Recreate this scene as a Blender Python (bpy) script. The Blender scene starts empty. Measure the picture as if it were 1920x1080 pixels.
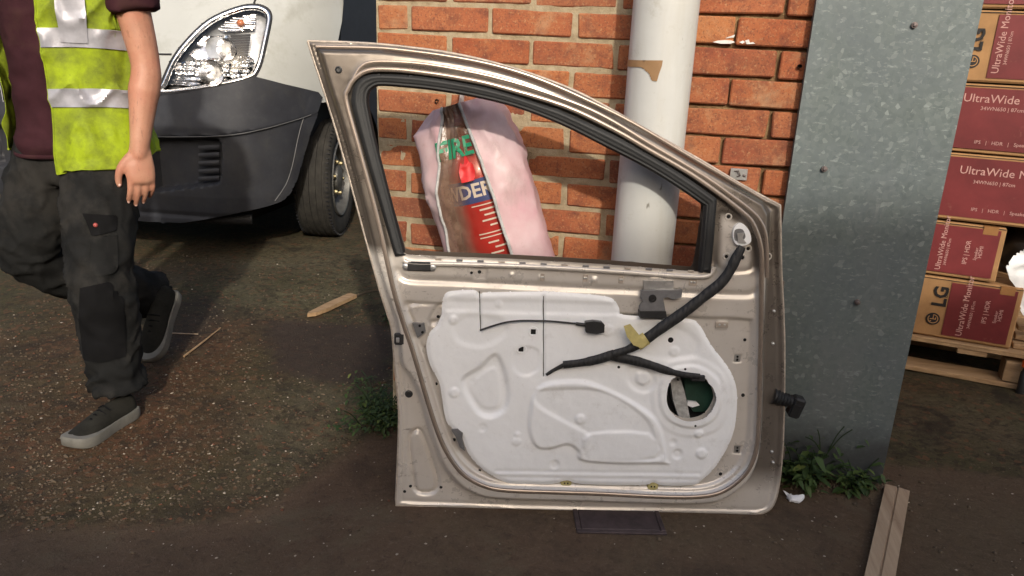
import bpy, bmesh, math, random
import numpy as np
from mathutils import Vector, Matrix, Euler

random.seed(7)
RNG = np.random.default_rng(11)
scene = bpy.context.scene
COL = scene.collection

# ------------------------------------------------------------------ camera
CAM_POS = np.array([0.0, -2.115, 1.15])
F_PX, PITCH, ROLL, YAW = 1450.0, math.radians(17.5), math.radians(2.65), math.radians(10.27)
_fw0 = np.array([-math.sin(YAW), math.cos(YAW), 0.0]); _rt0 = np.array([math.cos(YAW), math.sin(YAW), 0.0]); _up0 = np.array([0, 0, 1.0])
FW = math.cos(PITCH) * _fw0 - math.sin(PITCH) * _up0
_up = math.cos(PITCH) * _up0 + math.sin(PITCH) * _fw0
RT = math.cos(ROLL) * _rt0 + math.sin(ROLL) * _up
UP = math.cos(ROLL) * _up - math.sin(ROLL) * _rt0
cam_data = bpy.data.cameras.new('camera')
cam_data.sensor_width = 36.0
cam_data.lens = 36.0 * F_PX / 1920.0
cam_data.clip_start = 0.05
cam_data.clip_end = 500.0
cam = bpy.data.objects.new('camera', cam_data)
COL.objects.link(cam)
m = Matrix.Identity(4)
for i in range(3):
    m[i][0], m[i][1], m[i][2], m[i][3] = RT[i], UP[i], -FW[i], CAM_POS[i]
cam.matrix_world = m
scene.camera = cam

# ------------------------------------------------------------------ light
SUN_AZ, SUN_EL = math.radians(21), math.radians(27)      # to the right of the wall's normal, behind the camera
SUN_DIR = Vector((math.sin(SUN_AZ) * math.cos(SUN_EL), -math.cos(SUN_AZ) * math.cos(SUN_EL), math.sin(SUN_EL)))
sd_ = bpy.data.lights.new('sun', 'SUN')
sd_.energy = 2.0
sd_.angle = math.radians(1.4)
sd_.color = (1.0, 0.93, 0.82)
sun = bpy.data.objects.new('sun', sd_)
sun.rotation_euler = SUN_DIR.to_track_quat('Z', 'Y').to_euler()
sun.location = (2, -6, 5)
COL.objects.link(sun)

world = bpy.data.worlds.new('World')
scene.world = world
world.use_nodes = True
wn = world.node_tree
sky = wn.nodes.new('ShaderNodeTexSky')
sky.sky_type = 'NISHITA'
sky.sun_disc = False
sky.sun_elevation = SUN_EL
sky.sun_rotation = math.atan2(SUN_DIR.x, SUN_DIR.y)
sky.air_density = 1.0
sky.dust_density = 4.5
sky.ozone_density = 0.7
bg = wn.nodes['Background']
bg.inputs['Strength'].default_value = 0.15
wn.links.new(sky.outputs[0], bg.inputs['Color'])
scene.view_settings.view_transform = 'Standard'
scene.view_settings.look = 'None'
scene.view_settings.exposure = 0.46
scene.view_settings.gamma = 1.0
scene.view_settings.use_curve_mapping = False

# ------------------------------------------------------------------ geometry helpers
def ray(x, y):
    return FW * F_PX + RT * (x - 960.0) + UP * (540.0 - y)
def on_plane(x, y, p0, n):
    d = ray(x, y)
    return CAM_POS + d * (np.dot(np.asarray(p0) - CAM_POS, n) / np.dot(d, n))
def at(x, y, Y):
    return on_plane(x, y, (0, Y, 0), np.array([0, 1.0, 0]))
def on_ground(x, y, z=0.0):
    return on_plane(x, y, (0, 0, z), np.array([0, 0, 1.0]))

def hash01(ix, iy, iz, s):
    n = (ix * 374761393 + iy * 668265263 + iz * 2147483647 + s * 1274126177) & 0xFFFFFFFF
    n = ((n ^ (n >> 13)) * 1274126177) & 0xFFFFFFFF
    n = n ^ (n >> 16)
    return (n & 0xFFFFFF) / float(0xFFFFFF)
def vnoise(P, s=0):
    P = np.asarray(P, float)
    if P.shape[-1] == 2:
        P = np.concatenate([P, np.zeros(P.shape[:-1] + (1,))], -1)
    I = np.floor(P).astype(np.int64); f = P - I; f = f * f * (3 - 2 * f)
    out = 0
    for dx in (0, 1):
        for dy in (0, 1):
            for dz in (0, 1):
                w = (f[..., 0] if dx else 1 - f[..., 0]) * (f[..., 1] if dy else 1 - f[..., 1]) * (f[..., 2] if dz else 1 - f[..., 2])
                out = out + w * hash01(I[..., 0] + dx, I[..., 1] + dy, I[..., 2] + dz, s)
    return out * 2 - 1
def fbm(P, oct=4, s=0):
    P = np.asarray(P, float); a, t, k = 1.0, 0, 0
    for o in range(oct):
        t = t + a * vnoise(P * (2.03 ** o), s + o * 17); k += a; a *= .5
    return t / k

def smooth(pts, n=6, closed=False):
    p = [np.asarray(q, float) for q in pts]; out = []; N = len(p)
    for i in range(N if closed else N - 1):
        p0 = p[(i - 1) % N] if closed or i > 0 else p[i]
        p1 = p[i]; p2 = p[(i + 1) % N]
        p3 = p[(i + 2) % N] if closed or i + 2 < N else p2
        for k in range(n):
            t = k / n
            out.append(.5 * ((2 * p1) + (-p0 + p2) * t + (2 * p0 - 5 * p1 + 4 * p2 - p3) * t * t + (-p0 + 3 * p1 - 3 * p2 + p3) * t ** 3))
    if not closed: out.append(p[-1])
    return np.array(out)

def seg_dist(P, poly, closed):
    """nearest distance and nearest point of polyline"""
    N = len(poly); best = np.full(len(P), 1e9); cp = np.zeros_like(P)
    for i in range(N if closed else N - 1):
        a = poly[i]; b = poly[(i + 1) % N]; ab = b - a; L = ab @ ab
        if L < 1e-14: continue
        t = np.clip(((P - a) @ ab) / L, 0, 1)
        q = a + t[:, None] * ab
        d = ((P - q) ** 2).sum(1)
        k = d < best
        best[k] = d[k]; cp[k] = q[k]
    return np.sqrt(best), cp
def inside(P, poly):
    N = len(poly); r = np.zeros(len(P), bool)
    for i in range(N):
        a = poly[i]; b = poly[(i + 1) % N]
        if a[1] == b[1]: continue
        c = ((a[1] > P[:, 1]) != (b[1] > P[:, 1])) & (P[:, 0] < (b[0] - a[0]) * (P[:, 1] - a[1]) / (b[1] - a[1]) + a[0])
        r ^= c
    return r
def line_dist(P, poly, closed=False, pad=.06):
    """distance to a polyline, exact near it only"""
    lo = poly.min(0) - pad; hi = poly.max(0) + pad
    k = ((P >= lo) & (P <= hi)).all(1); out = np.full(len(P), 1.0); Q = P[k]
    best = np.full(len(Q), 1.0); N = len(poly); x, y = Q[:, 0].copy(), Q[:, 1].copy()
    for i in range(N if closed else N - 1):
        a = poly[i]; b = poly[(i + 1) % N]; dx, dy = b - a; L = dx * dx + dy * dy
        if L < 1e-14: continue
        px = x - a[0]; py = y - a[1]
        t = np.clip((px * dx + py * dy) / L, 0, 1)
        px -= t * dx; py -= t * dy
        np.minimum(best, px * px + py * py, out=best)
    out[k] = np.sqrt(best); return out
def sdp(P, poly, cpw=False, pad=None):
    if cpw:
        d, c = seg_dist(P, poly, True); return np.where(inside(P, poly), -d, d), c
    pad = pad if pad is not None else .12 + .2 * float(np.ptp(poly, axis=0).max() > 3)
    lo = poly.min(0) - pad; hi = poly.max(0) + pad
    k = ((P >= lo) & (P <= hi)).all(1); out = np.full(len(P), 1.0)
    d = line_dist(P[k], poly, True, pad); out[k] = np.where(inside(P[k], poly), -d, d); return out
def S(sd, w):
    t = np.clip(.5 - sd / w, 0, 1)
    return t * t * (3 - 2 * t)

def grid_region(outer, holes, step, pad=0):
    """quad mesh of a polygon with holes; border vertices are pulled onto the outline"""
    lo = outer.min(0) - step; hi = outer.max(0) + step
    nx = int((hi[0] - lo[0]) / step) + 2; ny = int((hi[1] - lo[1]) / step) + 2
    X, Y = np.meshgrid(lo[0] + np.arange(nx) * step, lo[1] + np.arange(ny) * step)
    P = np.stack([X.ravel(), Y.ravel()], 1)
    t, c = sdp(P, outer, True)
    for hpoly in holes:
        s, c2 = sdp(P, hpoly, True); s = -s
        k = s > t; t[k] = s[k]; c[k] = c2[k]
    sn = np.abs(t) < .6 * step
    P[sn] = c[sn]; t[sn] = 0
    ok = (t <= 1e-9).reshape(ny, nx)
    q = ok[:-1, :-1] & ok[1:, :-1] & ok[:-1, 1:] & ok[1:, 1:]
    j, i = np.nonzero(q)
    F = np.stack([j * nx + i, j * nx + i + 1, (j + 1) * nx + i + 1, (j + 1) * nx + i], 1)
    used = np.unique(F); mp = np.full(len(P), -1); mp[used] = np.arange(len(used))
    return P[used], mp[F]

def mesh_np(name, V, Fa, smooth_=True):
    me = bpy.data.meshes.new(name)
    V = np.asarray(V, float)
    if isinstance(Fa, np.ndarray):
        n, k = Fa.shape
        me.vertices.add(len(V)); me.vertices.foreach_set('co', V.ravel())
        me.loops.add(n * k); me.loops.foreach_set('vertex_index', Fa.ravel().astype(np.int32))
        me.polygons.add(n)
        me.polygons.foreach_set('loop_start', np.arange(0, n * k, k, dtype=np.int32))
        me.polygons.foreach_set('loop_total', np.full(n, k, dtype=np.int32))
        me.update(calc_edges=True); me.validate()
    else:
        me.from_pydata([tuple(v) for v in V], [], [tuple(f) for f in Fa])
    if smooth_: me.polygons.foreach_set('use_smooth', np.ones(len(me.polygons), bool))
    me.update()
    return me

def obj(name, me, material=None, parent=None, label=None, category=None, group=None, kind=None):
    o = bpy.data.objects.new(name, me)
    COL.objects.link(o)
    if material is not None and me is not None and not me.materials: me.materials.append(material)
    if parent is not None: o.parent = parent
    if label: o['label'] = label
    if category: o['category'] = category
    if group: o['group'] = group
    if kind: o['kind'] = kind
    return o
def empty(name, loc, label=None, category=None, group=None, kind=None):
    """a thing's root; its parts are built in world space and keep their place"""
    o = bpy.data.objects.new(name, None); COL.objects.link(o)
    o.location = loc; o.empty_display_size = .05
    if label: o['label'] = label
    if category: o['category'] = category
    if group: o['group'] = group
    if kind: o['kind'] = kind
    return o
def part(name, me, material, root, label=None, kind=None):
    o = obj(name, me, material, None, label=label, kind=kind)
    o.parent = root
    # parts are modelled in world coordinates: cancel the root's own placement
    if root.type == 'EMPTY': o.matrix_parent_inverse = Matrix.Translation(root.location).inverted()
    return o

class MB:
    def __init__(s): s.v = []; s.f = []
    def add(s, V, F):
        b = len(s.v); s.v += [tuple(map(float, p)) for p in V]; s.f += [tuple(int(i) + b for i in q) for q in F]; return s
    def box(s, c, size, R=None, bev=0.0):
        x, y, z = [k / 2 for k in size]
        if bev <= 0:
            V = np.array([(i, j, k) for i in (-x, x) for j in (-y, y) for k in (-z, z)])
            F = [(0, 1, 3, 2), (4, 6, 7, 5), (0, 4, 5, 1), (2, 3, 7, 6), (0, 2, 6, 4), (1, 5, 7, 3)]
        else:
            V = []; idx = {}
            for i in (-1, 1):
                for j in (-1, 1):
                    for k in (-1, 1):
                        for ax in range(3):
                            p = [i * (x - bev), j * (y - bev), k * (z - bev)]
                            p[ax] = (i * x, j * y, k * z)[ax]
                            idx[(i, j, k, ax)] = len(V); V.append(p)
            F = []
            for ax in range(3):
                for sgn in (-1, 1):
                    o = [a for a in range(3) if a != ax]; q = []
                    for a, b in ((-1, -1), (1, -1), (1, 1), (-1, 1)):
                        kx = [0, 0, 0]; kx[ax] = sgn; kx[o[0]] = a; kx[o[1]] = b; q.append(idx[tuple(kx) + (ax,)])
                    if (sgn > 0) == (ax == 1): q = q[::-1]
                    F.append(q)
            for ax in range(3):
                o = [a for a in range(3) if a != ax]
                for a in (-1, 1):
                    for b in (-1, 1):
                        k1 = [0, 0, 0]; k1[o[0]] = a; k1[o[1]] = b; k1[ax] = -1; k2 = list(k1); k2[ax] = 1
                        q = [idx[tuple(k1) + (o[0],)], idx[tuple(k2) + (o[0],)], idx[tuple(k2) + (o[1],)], idx[tuple(k1) + (o[1],)]]
                        if (a * b > 0) == (ax != 1): q = q[::-1]
                        F.append(q[::-1])
            for i in (-1, 1):
                for j in (-1, 1):
                    for k in (-1, 1):
                        q = [idx[(i, j, k, a)] for a in range(3)]
                        if i * j * k < 0: q = q[::-1]
                        F.append(q)
            V = np.array(V)
        if R is not None: V = V @ np.array(R).T
        s.add(V + np.asarray(c), F); return s
    def tube(s, pts, r, n=10, cap=True, flat=None, ref=None):
        """tube along points; r number or list; flat = (rx, ry) ratio"""
        pts = np.asarray(pts, float); N = len(pts)
        r = np.full(N, r) if np.isscalar(r) else np.asarray(r, float)
        T = np.gradient(pts, axis=0); T /= np.linalg.norm(T, axis=1)[:, None] + 1e-12
        u = np.asarray(ref if ref is not None else ((0, 0, 1.) if abs(T[0][2]) < .9 else (1., 0, 0)), float)
        V = []; fx, fy = flat or (1, 1)
        for i in range(N):
            u = u - T[i] * (u @ T[i]); u /= np.linalg.norm(u) + 1e-12
            w = np.cross(T[i], u)
            for k in range(n):
                a = 2 * math.pi * k / n
                V.append(pts[i] + r[i] * (math.cos(a) * u * fx + math.sin(a) * w * fy))
        F = [(i * n + k, i * n + (k + 1) % n, (i + 1) * n + (k + 1) % n, (i + 1) * n + k) for i in range(N - 1) for k in range(n)]
        if cap: F += [tuple(range(n))[::-1], tuple((N - 1) * n + k for k in range(n))]
        s.add(V, F); return s
    def lathe(s, prof, c, axis=(0, 0, 1), n=24, a0=0, a1=2 * math.pi):
        ax = np.asarray(axis, float); ax /= np.linalg.norm(ax)
        u = np.cross(ax, (0, 0, 1.) if abs(ax[2]) < .9 else (1., 0, 0)); u /= np.linalg.norm(u); w = np.cross(ax, u)
        V = [np.asarray(c) + ax * z + r * (math.cos(a0 + (a1 - a0) * k / n) * u + math.sin(a0 + (a1 - a0) * k / n) * w) for r, z in prof for k in range(n)]
        m_ = len(prof)
        F = [(i * n + k, i * n + (k + 1) % n, (i + 1) * n + (k + 1) % n, (i + 1) * n + k) for i in range(m_ - 1) for k in range(n)]
        s.add(V, F); return s
    def ball(s, c, r, n=12, m_=8):
        r = np.full(3, r) if np.isscalar(r) else np.asarray(r)
        V = []; F = []
        for i in range(m_ + 1):
            t = math.pi * i / m_
            for k in range(n):
                a = 2 * math.pi * k / n
                V.append(np.asarray(c) + r * (math.sin(t) * math.cos(a), math.sin(t) * math.sin(a), math.cos(t)))
        F = [(i * n + k, (i + 1) * n + k, (i + 1) * n + (k + 1) % n, i * n + (k + 1) % n) for i in range(m_) for k in range(n)]
        s.add(V, F); return s
    def prism(s, poly, z0, z1, fmap):
        """extrude a 2-D polygon between two heights through fmap(a, b, n)"""
        n = len(poly)
        V = [fmap(a, b, z0) for a, b in poly] + [fmap(a, b, z1) for a, b in poly]
        F = [tuple(range(n))[::-1], tuple(range(n, 2 * n))] + [(k, (k + 1) % n, n + (k + 1) % n, n + k) for k in range(n)]
        s.add(V, F); return s
    def me(s, name, smooth_=False):
        m_ = mesh_np(name, s.v, s.f, smooth_)
        bm = bmesh.new(); bm.from_mesh(m_); bmesh.ops.recalc_face_normals(bm, faces=bm.faces); bm.to_mesh(m_); bm.free()
        if smooth_: m_.polygons.foreach_set('use_smooth', np.ones(len(m_.polygons), bool)); m_.set_sharp_from_angle(angle=math.radians(48))
        return m_

def evaluated(me, mods):
    """apply modifiers to a mesh without operators"""
    t = bpy.data.objects.new('temporary', me); COL.objects.link(t)
    for kind, kw in mods:
        md = t.modifiers.new(kind, kind)
        for k, v in kw.items(): setattr(md, k, v)
    bpy.context.view_layer.update()
    dg = bpy.context.evaluated_depsgraph_get()
    r = bpy.data.meshes.new_from_object(t.evaluated_get(dg))
    bpy.data.objects.remove(t); return r
def verts(me):
    a = np.zeros(len(me.vertices) * 3); me.vertices.foreach_get('co', a); return a.reshape(-1, 3)
def normals(me):
    a = np.zeros(len(me.vertices) * 3); me.vertices.foreach_get('normal', a); return a.reshape(-1, 3)
def set_verts(me, V):
    me.vertices.foreach_set('co', np.asarray(V).ravel()); me.update()
def shade_smooth(me):
    me.polygons.foreach_set('use_smooth', np.ones(len(me.polygons), bool)); me.update(); return me
def solid(me, t, offset=-1):
    r = evaluated(me, [('SOLIDIFY', dict(thickness=t, offset=offset))])
    r.set_sharp_from_angle(angle=math.radians(50)); return r
def text_mesh(body, size, M, extrude=.0004, align='LEFT', shear=0, bold=0):
    c = bpy.data.curves.new('lettering', 'FONT'); c.body = body; c.size = size; c.extrude = extrude; c.align_x = align; c.align_y = 'CENTER'; c.shear = shear
    c.resolution_u = 2; c.offset = bold
    t = bpy.data.objects.new('temporary', c); COL.objects.link(t)
    bpy.context.view_layer.update()
    me = bpy.data.meshes.new_from_object(t.evaluated_get(bpy.context.evaluated_depsgraph_get()))
    bpy.data.objects.remove(t); me.transform(M); return me

# ------------------------------------------------------------------ materials
class NT:
    def __init__(s, name):
        s.m = bpy.data.materials.new(name); s.m.use_nodes = True; s.t = s.m.node_tree; s.b = s.t.nodes['Principled BSDF']; s.out = s.t.nodes['Material Output']
        s.tc = s.n('ShaderNodeTexCoord')
        s.vec = s.tc.outputs['Object']
    def n(s, t, **k):
        x = s.t.nodes.new(t)
        for a, b in k.items(): setattr(x, a, b)
        return x
    def l(s, a, b): s.t.links.new(a, b)
    def rand_vec(s, amt=50):
        oi = s.n('ShaderNodeObjectInfo'); mp = s.n('ShaderNodeMath', operation='MULTIPLY'); mp.inputs[1].default_value = amt
        s.l(oi.outputs['Random'], mp.inputs[0])
        ad = s.n('ShaderNodeVectorMath', operation='ADD'); s.l(s.vec, ad.inputs[0]); s.l(mp.outputs[0], ad.inputs[1]); s.vec = ad.outputs[0]
        return oi.outputs['Random']
    def noise(s, scale, detail=4, rough=.6, stretch=None, dist=0):
        v = s.vec
        if stretch is not None:
            mp = s.n('ShaderNodeMapping'); mp.inputs['Scale'].default_value = stretch; s.l(v, mp.inputs[0]); v = mp.outputs[0]
        x = s.n('ShaderNodeTexNoise'); x.inputs['Scale'].default_value = scale; x.inputs['Detail'].default_value = detail; x.inputs['Roughness'].default_value = rough; x.inputs['Distortion'].default_value = dist
        s.l(v, x.inputs['Vector']); return x.outputs['Fac']
    def voro(s, scale, out='Distance', feature='F1'):
        x = s.n('ShaderNodeTexVoronoi', feature=feature); x.inputs['Scale'].default_value = scale; s.l(s.vec, x.inputs['Vector']); return x.outputs[out]
    def attr(s, name):
        x = s.n('ShaderNodeAttribute'); x.attribute_name = name; return x.outputs['Fac']
    def ramp(s, fac, stops):
        r = s.n('ShaderNodeValToRGB'); e = r.color_ramp.elements
        while len(e) < len(stops): e.new(.5)
        for q, (p, c) in zip(e, stops):
            q.position = p; q.color = (c, c, c, 1) if np.isscalar(c) else (*c, 1)
        s.l(fac, r.inputs[0]); return r.outputs[0]
    def mix(s, fac, a, b, mode='MIX'):
        x = s.n('ShaderNodeMix', data_type='RGBA', blend_type=mode)
        for k, v in ((0, fac), (6, a), (7, b)):
            sock = x.inputs[k]
            if isinstance(v, (int, float)): sock.default_value = v if k == 0 else (v, v, v, 1)
            elif isinstance(v, tuple): sock.default_value = (*v, 1)
            else: s.l(v, sock)
        return x.outputs[2]
    def math(s, op, a, b):
        x = s.n('ShaderNodeMath', operation=op)
        for i, v in enumerate((a, b)):
            if isinstance(v, (int, float)): x.inputs[i].default_value = v
            else: s.l(v, x.inputs[i])
        return x.outputs[0]
    def base(s, c):
        if isinstance(c, tuple): s.b.inputs['Base Color'].default_value = (*c, 1)
        else: s.l(c, s.b.inputs['Base Color'])
    def set(s, **k):
        names = dict(rough='Roughness', metal='Metallic', coat='Coat Weight', coat_rough='Coat Roughness', spec='Specular IOR Level', trans='Transmission Weight', alpha='Alpha', sheen='Sheen Weight', sss='Subsurface Weight', ior='IOR')
        for a, v in k.items():
            i = s.b.inputs[names[a]]
            if isinstance(v, (int, float)): i.default_value = v
            else: s.l(v, i)
        return s
    def bump(s, h, strength=.3, dist=.002):
        x = s.n('ShaderNodeBump'); x.inputs['Strength'].default_value = strength; x.inputs['Distance'].default_value = dist
        s.l(h, x.inputs['Height']); s.l(x.outputs[0], s.b.inputs['Normal']); return s

def simple(name, c, rough=.5, metal=0, var=.25, scale=20, bump=0, bscale=None, bdist=.001, coat=0, spec=.5, dirt=None):
    t = NT(name)
    lo = tuple(max(0, k * (1 - var)) for k in c); hi = tuple(min(1, k * (1 + var)) for k in c)
    col = t.ramp(t.noise(scale, 5, .65), [(.3, lo), (.7, hi)])
    if dirt: col = t.mix(t.ramp(t.noise(dirt[1], 6, .7), [(dirt[2], 0.0), (dirt[2] + .12, dirt[3])]), col, dirt[0])
    t.base(col); t.set(rough=rough, metal=metal, coat=coat, spec=spec)
    if bump: t.bump(t.noise(bscale or scale * 6, 4, .6), bump, bdist)
    return t.m

# brick
t = NT('brick_clay'); rnd = t.rand_vec(40)
c0 = t.ramp(rnd, [(0, (.30, .085, .038)), (.25, (.38, .130, .052)), (.5, (.27, .080, .042)), (.75, (.42, .165, .066)), (.9, (.33, .105, .050)), (1, (.15, .055, .040))])
n1 = t.noise(9, 5, .6); n2 = t.noise(150, 3, .6); n3 = t.noise(26, 4, .7)
c1 = t.mix(t.ramp(n1, [(.38, 0.0), (.75, .55)]), c0, (.44, .19, .080))
c1 = t.mix(t.ramp(n3, [(.47, 0.0), (.70, .75)]), c1, (.14, .048, .034))
c1 = t.mix(t.ramp(n2, [(.55, 0.0), (.76, .5)]), c1, (.50, .32, .17))
c1 = t.mix(t.ramp(t.noise(220, 2, .5), [(.56, 0.0), (.70, .6)]), c1, (.10, .045, .033))
c1 = t.mix(t.ramp(t.noise(4.5, 7, .78), [(.55, 0.0), (.70, .55)]), c1, (.40, .27, .16))
c1 = t.mix(t.ramp(t.noise(6, 7, .78), [(.58, 0.0), (.72, .6)]), c1, (.11, .045, .035))
t.base(c1); t.set(rough=.9, spec=.25)
t.bump(t.mix(.5, t.noise(190, 4, .7), t.noise(40, 4, .7)), .8, .0025)
M_BRICK = t.m
t = NT('mortar_lime')
c = t.ramp(t.noise(25, 6, .7), [(.25, (.22, .165, .10)), (.5, (.37, .30, .195)), (.8, (.48, .42, .31))])
t.base(c); t.set(rough=.95, spec=.2); t.bump(t.noise(140, 5, .7), .9, .004); M_MORTAR = t.m
t = NT('mortar_dark')
c = t.ramp(t.noise(18, 6, .7), [(.25, (.06, .036, .022)), (.5, (.20, .125, .062)), (.75, (.40, .29, .15))])
t.base(c); t.set(rough=.95, spec=.2); t.bump(t.noise(140, 5, .7), .9, .004); M_MORTAR_D = t.m

# galvanised steel
t = NT('galvanised_steel')
vx = t.n('ShaderNodeTexVoronoi', feature='F1'); vx.inputs['Scale'].default_value = 95; vx.inputs['Randomness'].default_value = 1
mpv = t.n('ShaderNodeMapping'); mpv.inputs['Rotation'].default_value = (.3, .5, .7); t.l(t.vec, mpv.inputs[0]); t.l(mpv.outputs[0], vx.inputs['Vector'])
sp = t.n('ShaderNodeSeparateColor'); t.l(vx.outputs['Color'], sp.inputs[0])
c = t.ramp(sp.outputs[0], [(0, (.112, .138, .135)), (.75, (.140, .168, .164)), (.93, (.155, .183, .179)), (1, (.25, .285, .275))])
c = t.mix(t.ramp(t.noise(4.5, 6, .7), [(.40, 0.0), (.62, .75)]), c, (.120, .144, .154))
c = t.mix(t.ramp(t.noise(3, 6, .75, stretch=(1, 1, .35)), [(.52, 0.0), (.68, .6)]), c, (.158, .175, .178))
c = t.mix(t.ramp(t.noise(85, 4, .7, stretch=(.55, 1, 1.4)), [(.58, 0.0), (.70, .55)]), c, (.31, .35, .34))
c = t.mix(t.ramp(t.noise(60, 4, .7, stretch=(1.2, 1, .6)), [(.60, 0.0), (.72, .5)]), c, (.085, .11, .115))
c = t.mix(t.ramp(t.noise(7, 7, .8, stretch=(1.6, 1, .2)), [(.60, 0.0), (.70, .45)]), c, (.26, .285, .29))
sx = t.n('ShaderNodeSeparateXYZ'); t.l(t.vec, sx.inputs[0])
splash = t.math('ADD', sx.outputs[2], t.math('MULTIPLY', t.noise(9, 6, .75), -.16))
c = t.mix(t.ramp(splash, [(.02, .85), (.11, 0.0)]), c, (.050, .052, .054))
t.base(c); t.set(metal=.25, rough=t.ramp(sp.outputs[1], [(0, .42), (1, .62)])); t.bump(t.noise(60, 3, .6), .15, .002); M_GALV = t.m

# ground
t = NT('yard_ground')
big = t.noise(1.6, 5, .62); mid = t.noise(6, 8, .75); gran = t.noise(38, 8, .82); gran2 = t.noise(75, 5, .8, dist=.6); fine = t.noise(150, 4, .75); grit = t.voro(110); cell = t.voro(55, 'Color')
sp = t.n('ShaderNodeSeparateColor'); t.l(cell, sp.inputs[0])
c = t.ramp(mid, [(.30, (.040, .031, .019)), (.5, (.068, .052, .030)), (.68, (.098, .077, .046))])
c = t.mix(t.ramp(big, [(.42, 0.0), (.58, .85)]), c, (.062, .056, .026))
c = t.mix(t.math('MULTIPLY', t.attr('red'), t.ramp(gran, [(.36, .2), (.56, .95)])), c, (.100, .045, .023))
c = t.mix(t.math('MULTIPLY', t.attr('moss'), t.ramp(gran, [(.40, .1), (.60, .95)])), c, (.150, .130, .076))
c = t.mix(t.ramp(gran, [(.32, .85), (.48, 0.0)]), c, (.020, .015, .010))
c = t.mix(t.ramp(gran2, [(.54, 0.0), (.66, .75)]), c, (.130, .103, .068))
c = t.mix(t.ramp(sp.outputs[0], [(.80, 0.0), (.86, .5)]), c, (.034, .024, .017))
c = t.mix(t.ramp(sp.outputs[1], [(.88, 0.0), (.92, .55)]), c, (.155, .075, .040))
c = t.mix(t.ramp(fine, [(.57, 0.0), (.68, .6)]), c, (.020, .015, .010))
c = t.mix(t.ramp(t.noise(120, 3, .7), [(.69, 0.0), (.74, .6)]), c, (.20, .165, .12))
blot = t.noise(3.1, 7, .72, dist=.8)
c = t.mix(t.ramp(blot, [(.36, .75), (.47, 0.0)]), c, (.030, .024, .017))
c = t.mix(t.ramp(t.noise(2.3, 7, .75, dist=.5), [(.55, 0.0), (.66, .55)]), c, (.105, .092, .058))
tar = t.ramp(mid, [(.25, (.088, .056, .036)), (.55, (.116, .076, .049)), (.75, (.138, .094, .062))])
tar = t.mix(t.ramp(big, [(.45, 0.0), (.65, .6)]), tar, (.098, .077, .046))
tar = t.mix(t.ramp(gran, [(.34, .75), (.49, 0.0)]), tar, (.050, .032, .021))
tar = t.mix(t.ramp(gran2, [(.52, 0.0), (.66, .6)]), tar, (.165, .120, .083))
tar = t.mix(t.ramp(fine, [(.58, 0.0), (.70, .6)]), tar, (.046, .030, .022))
tar = t.mix(t.ramp(t.noise(2.6, 7, .75, dist=.9), [(.36, .7), (.48, 0.0)]), tar, (.066, .045, .031))
tar = t.mix(t.ramp(t.noise(4.2, 7, .78, dist=.5), [(.54, 0.0), (.68, .6)]), tar, (.128, .104, .066))
tar = t.mix(t.ramp(t.noise(170, 3, .6), [(.68, 0.0), (.74, .6)]), tar, (.26, .20, .155))
c = t.mix(t.attr('tar'), c, tar)
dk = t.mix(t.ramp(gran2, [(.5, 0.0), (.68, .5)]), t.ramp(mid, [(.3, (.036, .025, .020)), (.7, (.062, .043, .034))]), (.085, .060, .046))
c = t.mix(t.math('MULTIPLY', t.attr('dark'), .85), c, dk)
t.base(c); t.set(rough=.92, spec=.2)
hb = t.mix(.5, gran, t.mix(.5, fine, gran2))
t.bump(hb, 1.0, .012); M_GROUND = t.m

# car door paint, champagne metallic
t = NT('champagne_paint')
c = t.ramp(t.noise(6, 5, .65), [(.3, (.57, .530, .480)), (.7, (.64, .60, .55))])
c = t.mix(t.attr('dark_tone'), c, t.ramp(t.noise(7, 5, .65), [(.3, (.142, .120, .100)), (.7, (.185, .160, .136))]))   # darker tone above the belt line and on the hinge flange
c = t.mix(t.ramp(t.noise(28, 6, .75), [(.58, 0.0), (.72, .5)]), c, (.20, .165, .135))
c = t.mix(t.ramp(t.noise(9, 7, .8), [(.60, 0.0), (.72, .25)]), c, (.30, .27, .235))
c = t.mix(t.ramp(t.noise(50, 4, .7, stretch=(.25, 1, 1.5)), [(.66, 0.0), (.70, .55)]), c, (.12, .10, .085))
t.base(c); t.set(metal=t.ramp(t.attr('dark_tone'), [(0, .22), (1, .62)]), rough=t.ramp(t.noise(14, 5, .7), [(.3, .22), (.7, .42)]), coat=.35, coat_rough=.12); t.bump(t.noise(400, 2, .5), .05, .0005); M_PAINT = t.m
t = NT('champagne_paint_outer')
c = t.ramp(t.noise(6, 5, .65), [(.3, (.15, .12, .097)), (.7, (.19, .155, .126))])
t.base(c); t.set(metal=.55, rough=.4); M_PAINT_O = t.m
t = NT('champagne_bead'); t.base(t.ramp(t.noise(9, 5, .65), [(.3, (.34, .275, .225)), (.7, (.42, .345, .285))])); t.set(metal=.6, rough=.27, coat=.4, coat_rough=.1); M_BEAD = t.m
M_HEM = simple('sealed_hem', (.42, .36, .30), .5, .2, .3, 60)
t = NT('white_membrane')
c = t.ramp(t.noise(5, 5, .6), [(.3, (.83, .845, .855)), (.7, (.885, .90, .91))])
c = t.mix(t.ramp(t.noise(13, 7, .78), [(.56, 0.0), (.74, .45)]), c, (.52, .51, .49))
c = t.mix(t.ramp(t.noise(60, 5, .75, stretch=(1, 1, .4)), [(.66, 0.0), (.72, .5)]), c, (.38, .36, .33))
t.base(c); t.set(rough=.36, spec=.5); t.bump(t.mix(.5, t.noise(26, 4, .6), t.noise(90, 4, .6)), .22, .004); M_MEMB = t.m
M_RUBBER = simple('black_rubber', (.009, .0095, .010), .6, 0, .3, 12, .2, 90)
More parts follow.
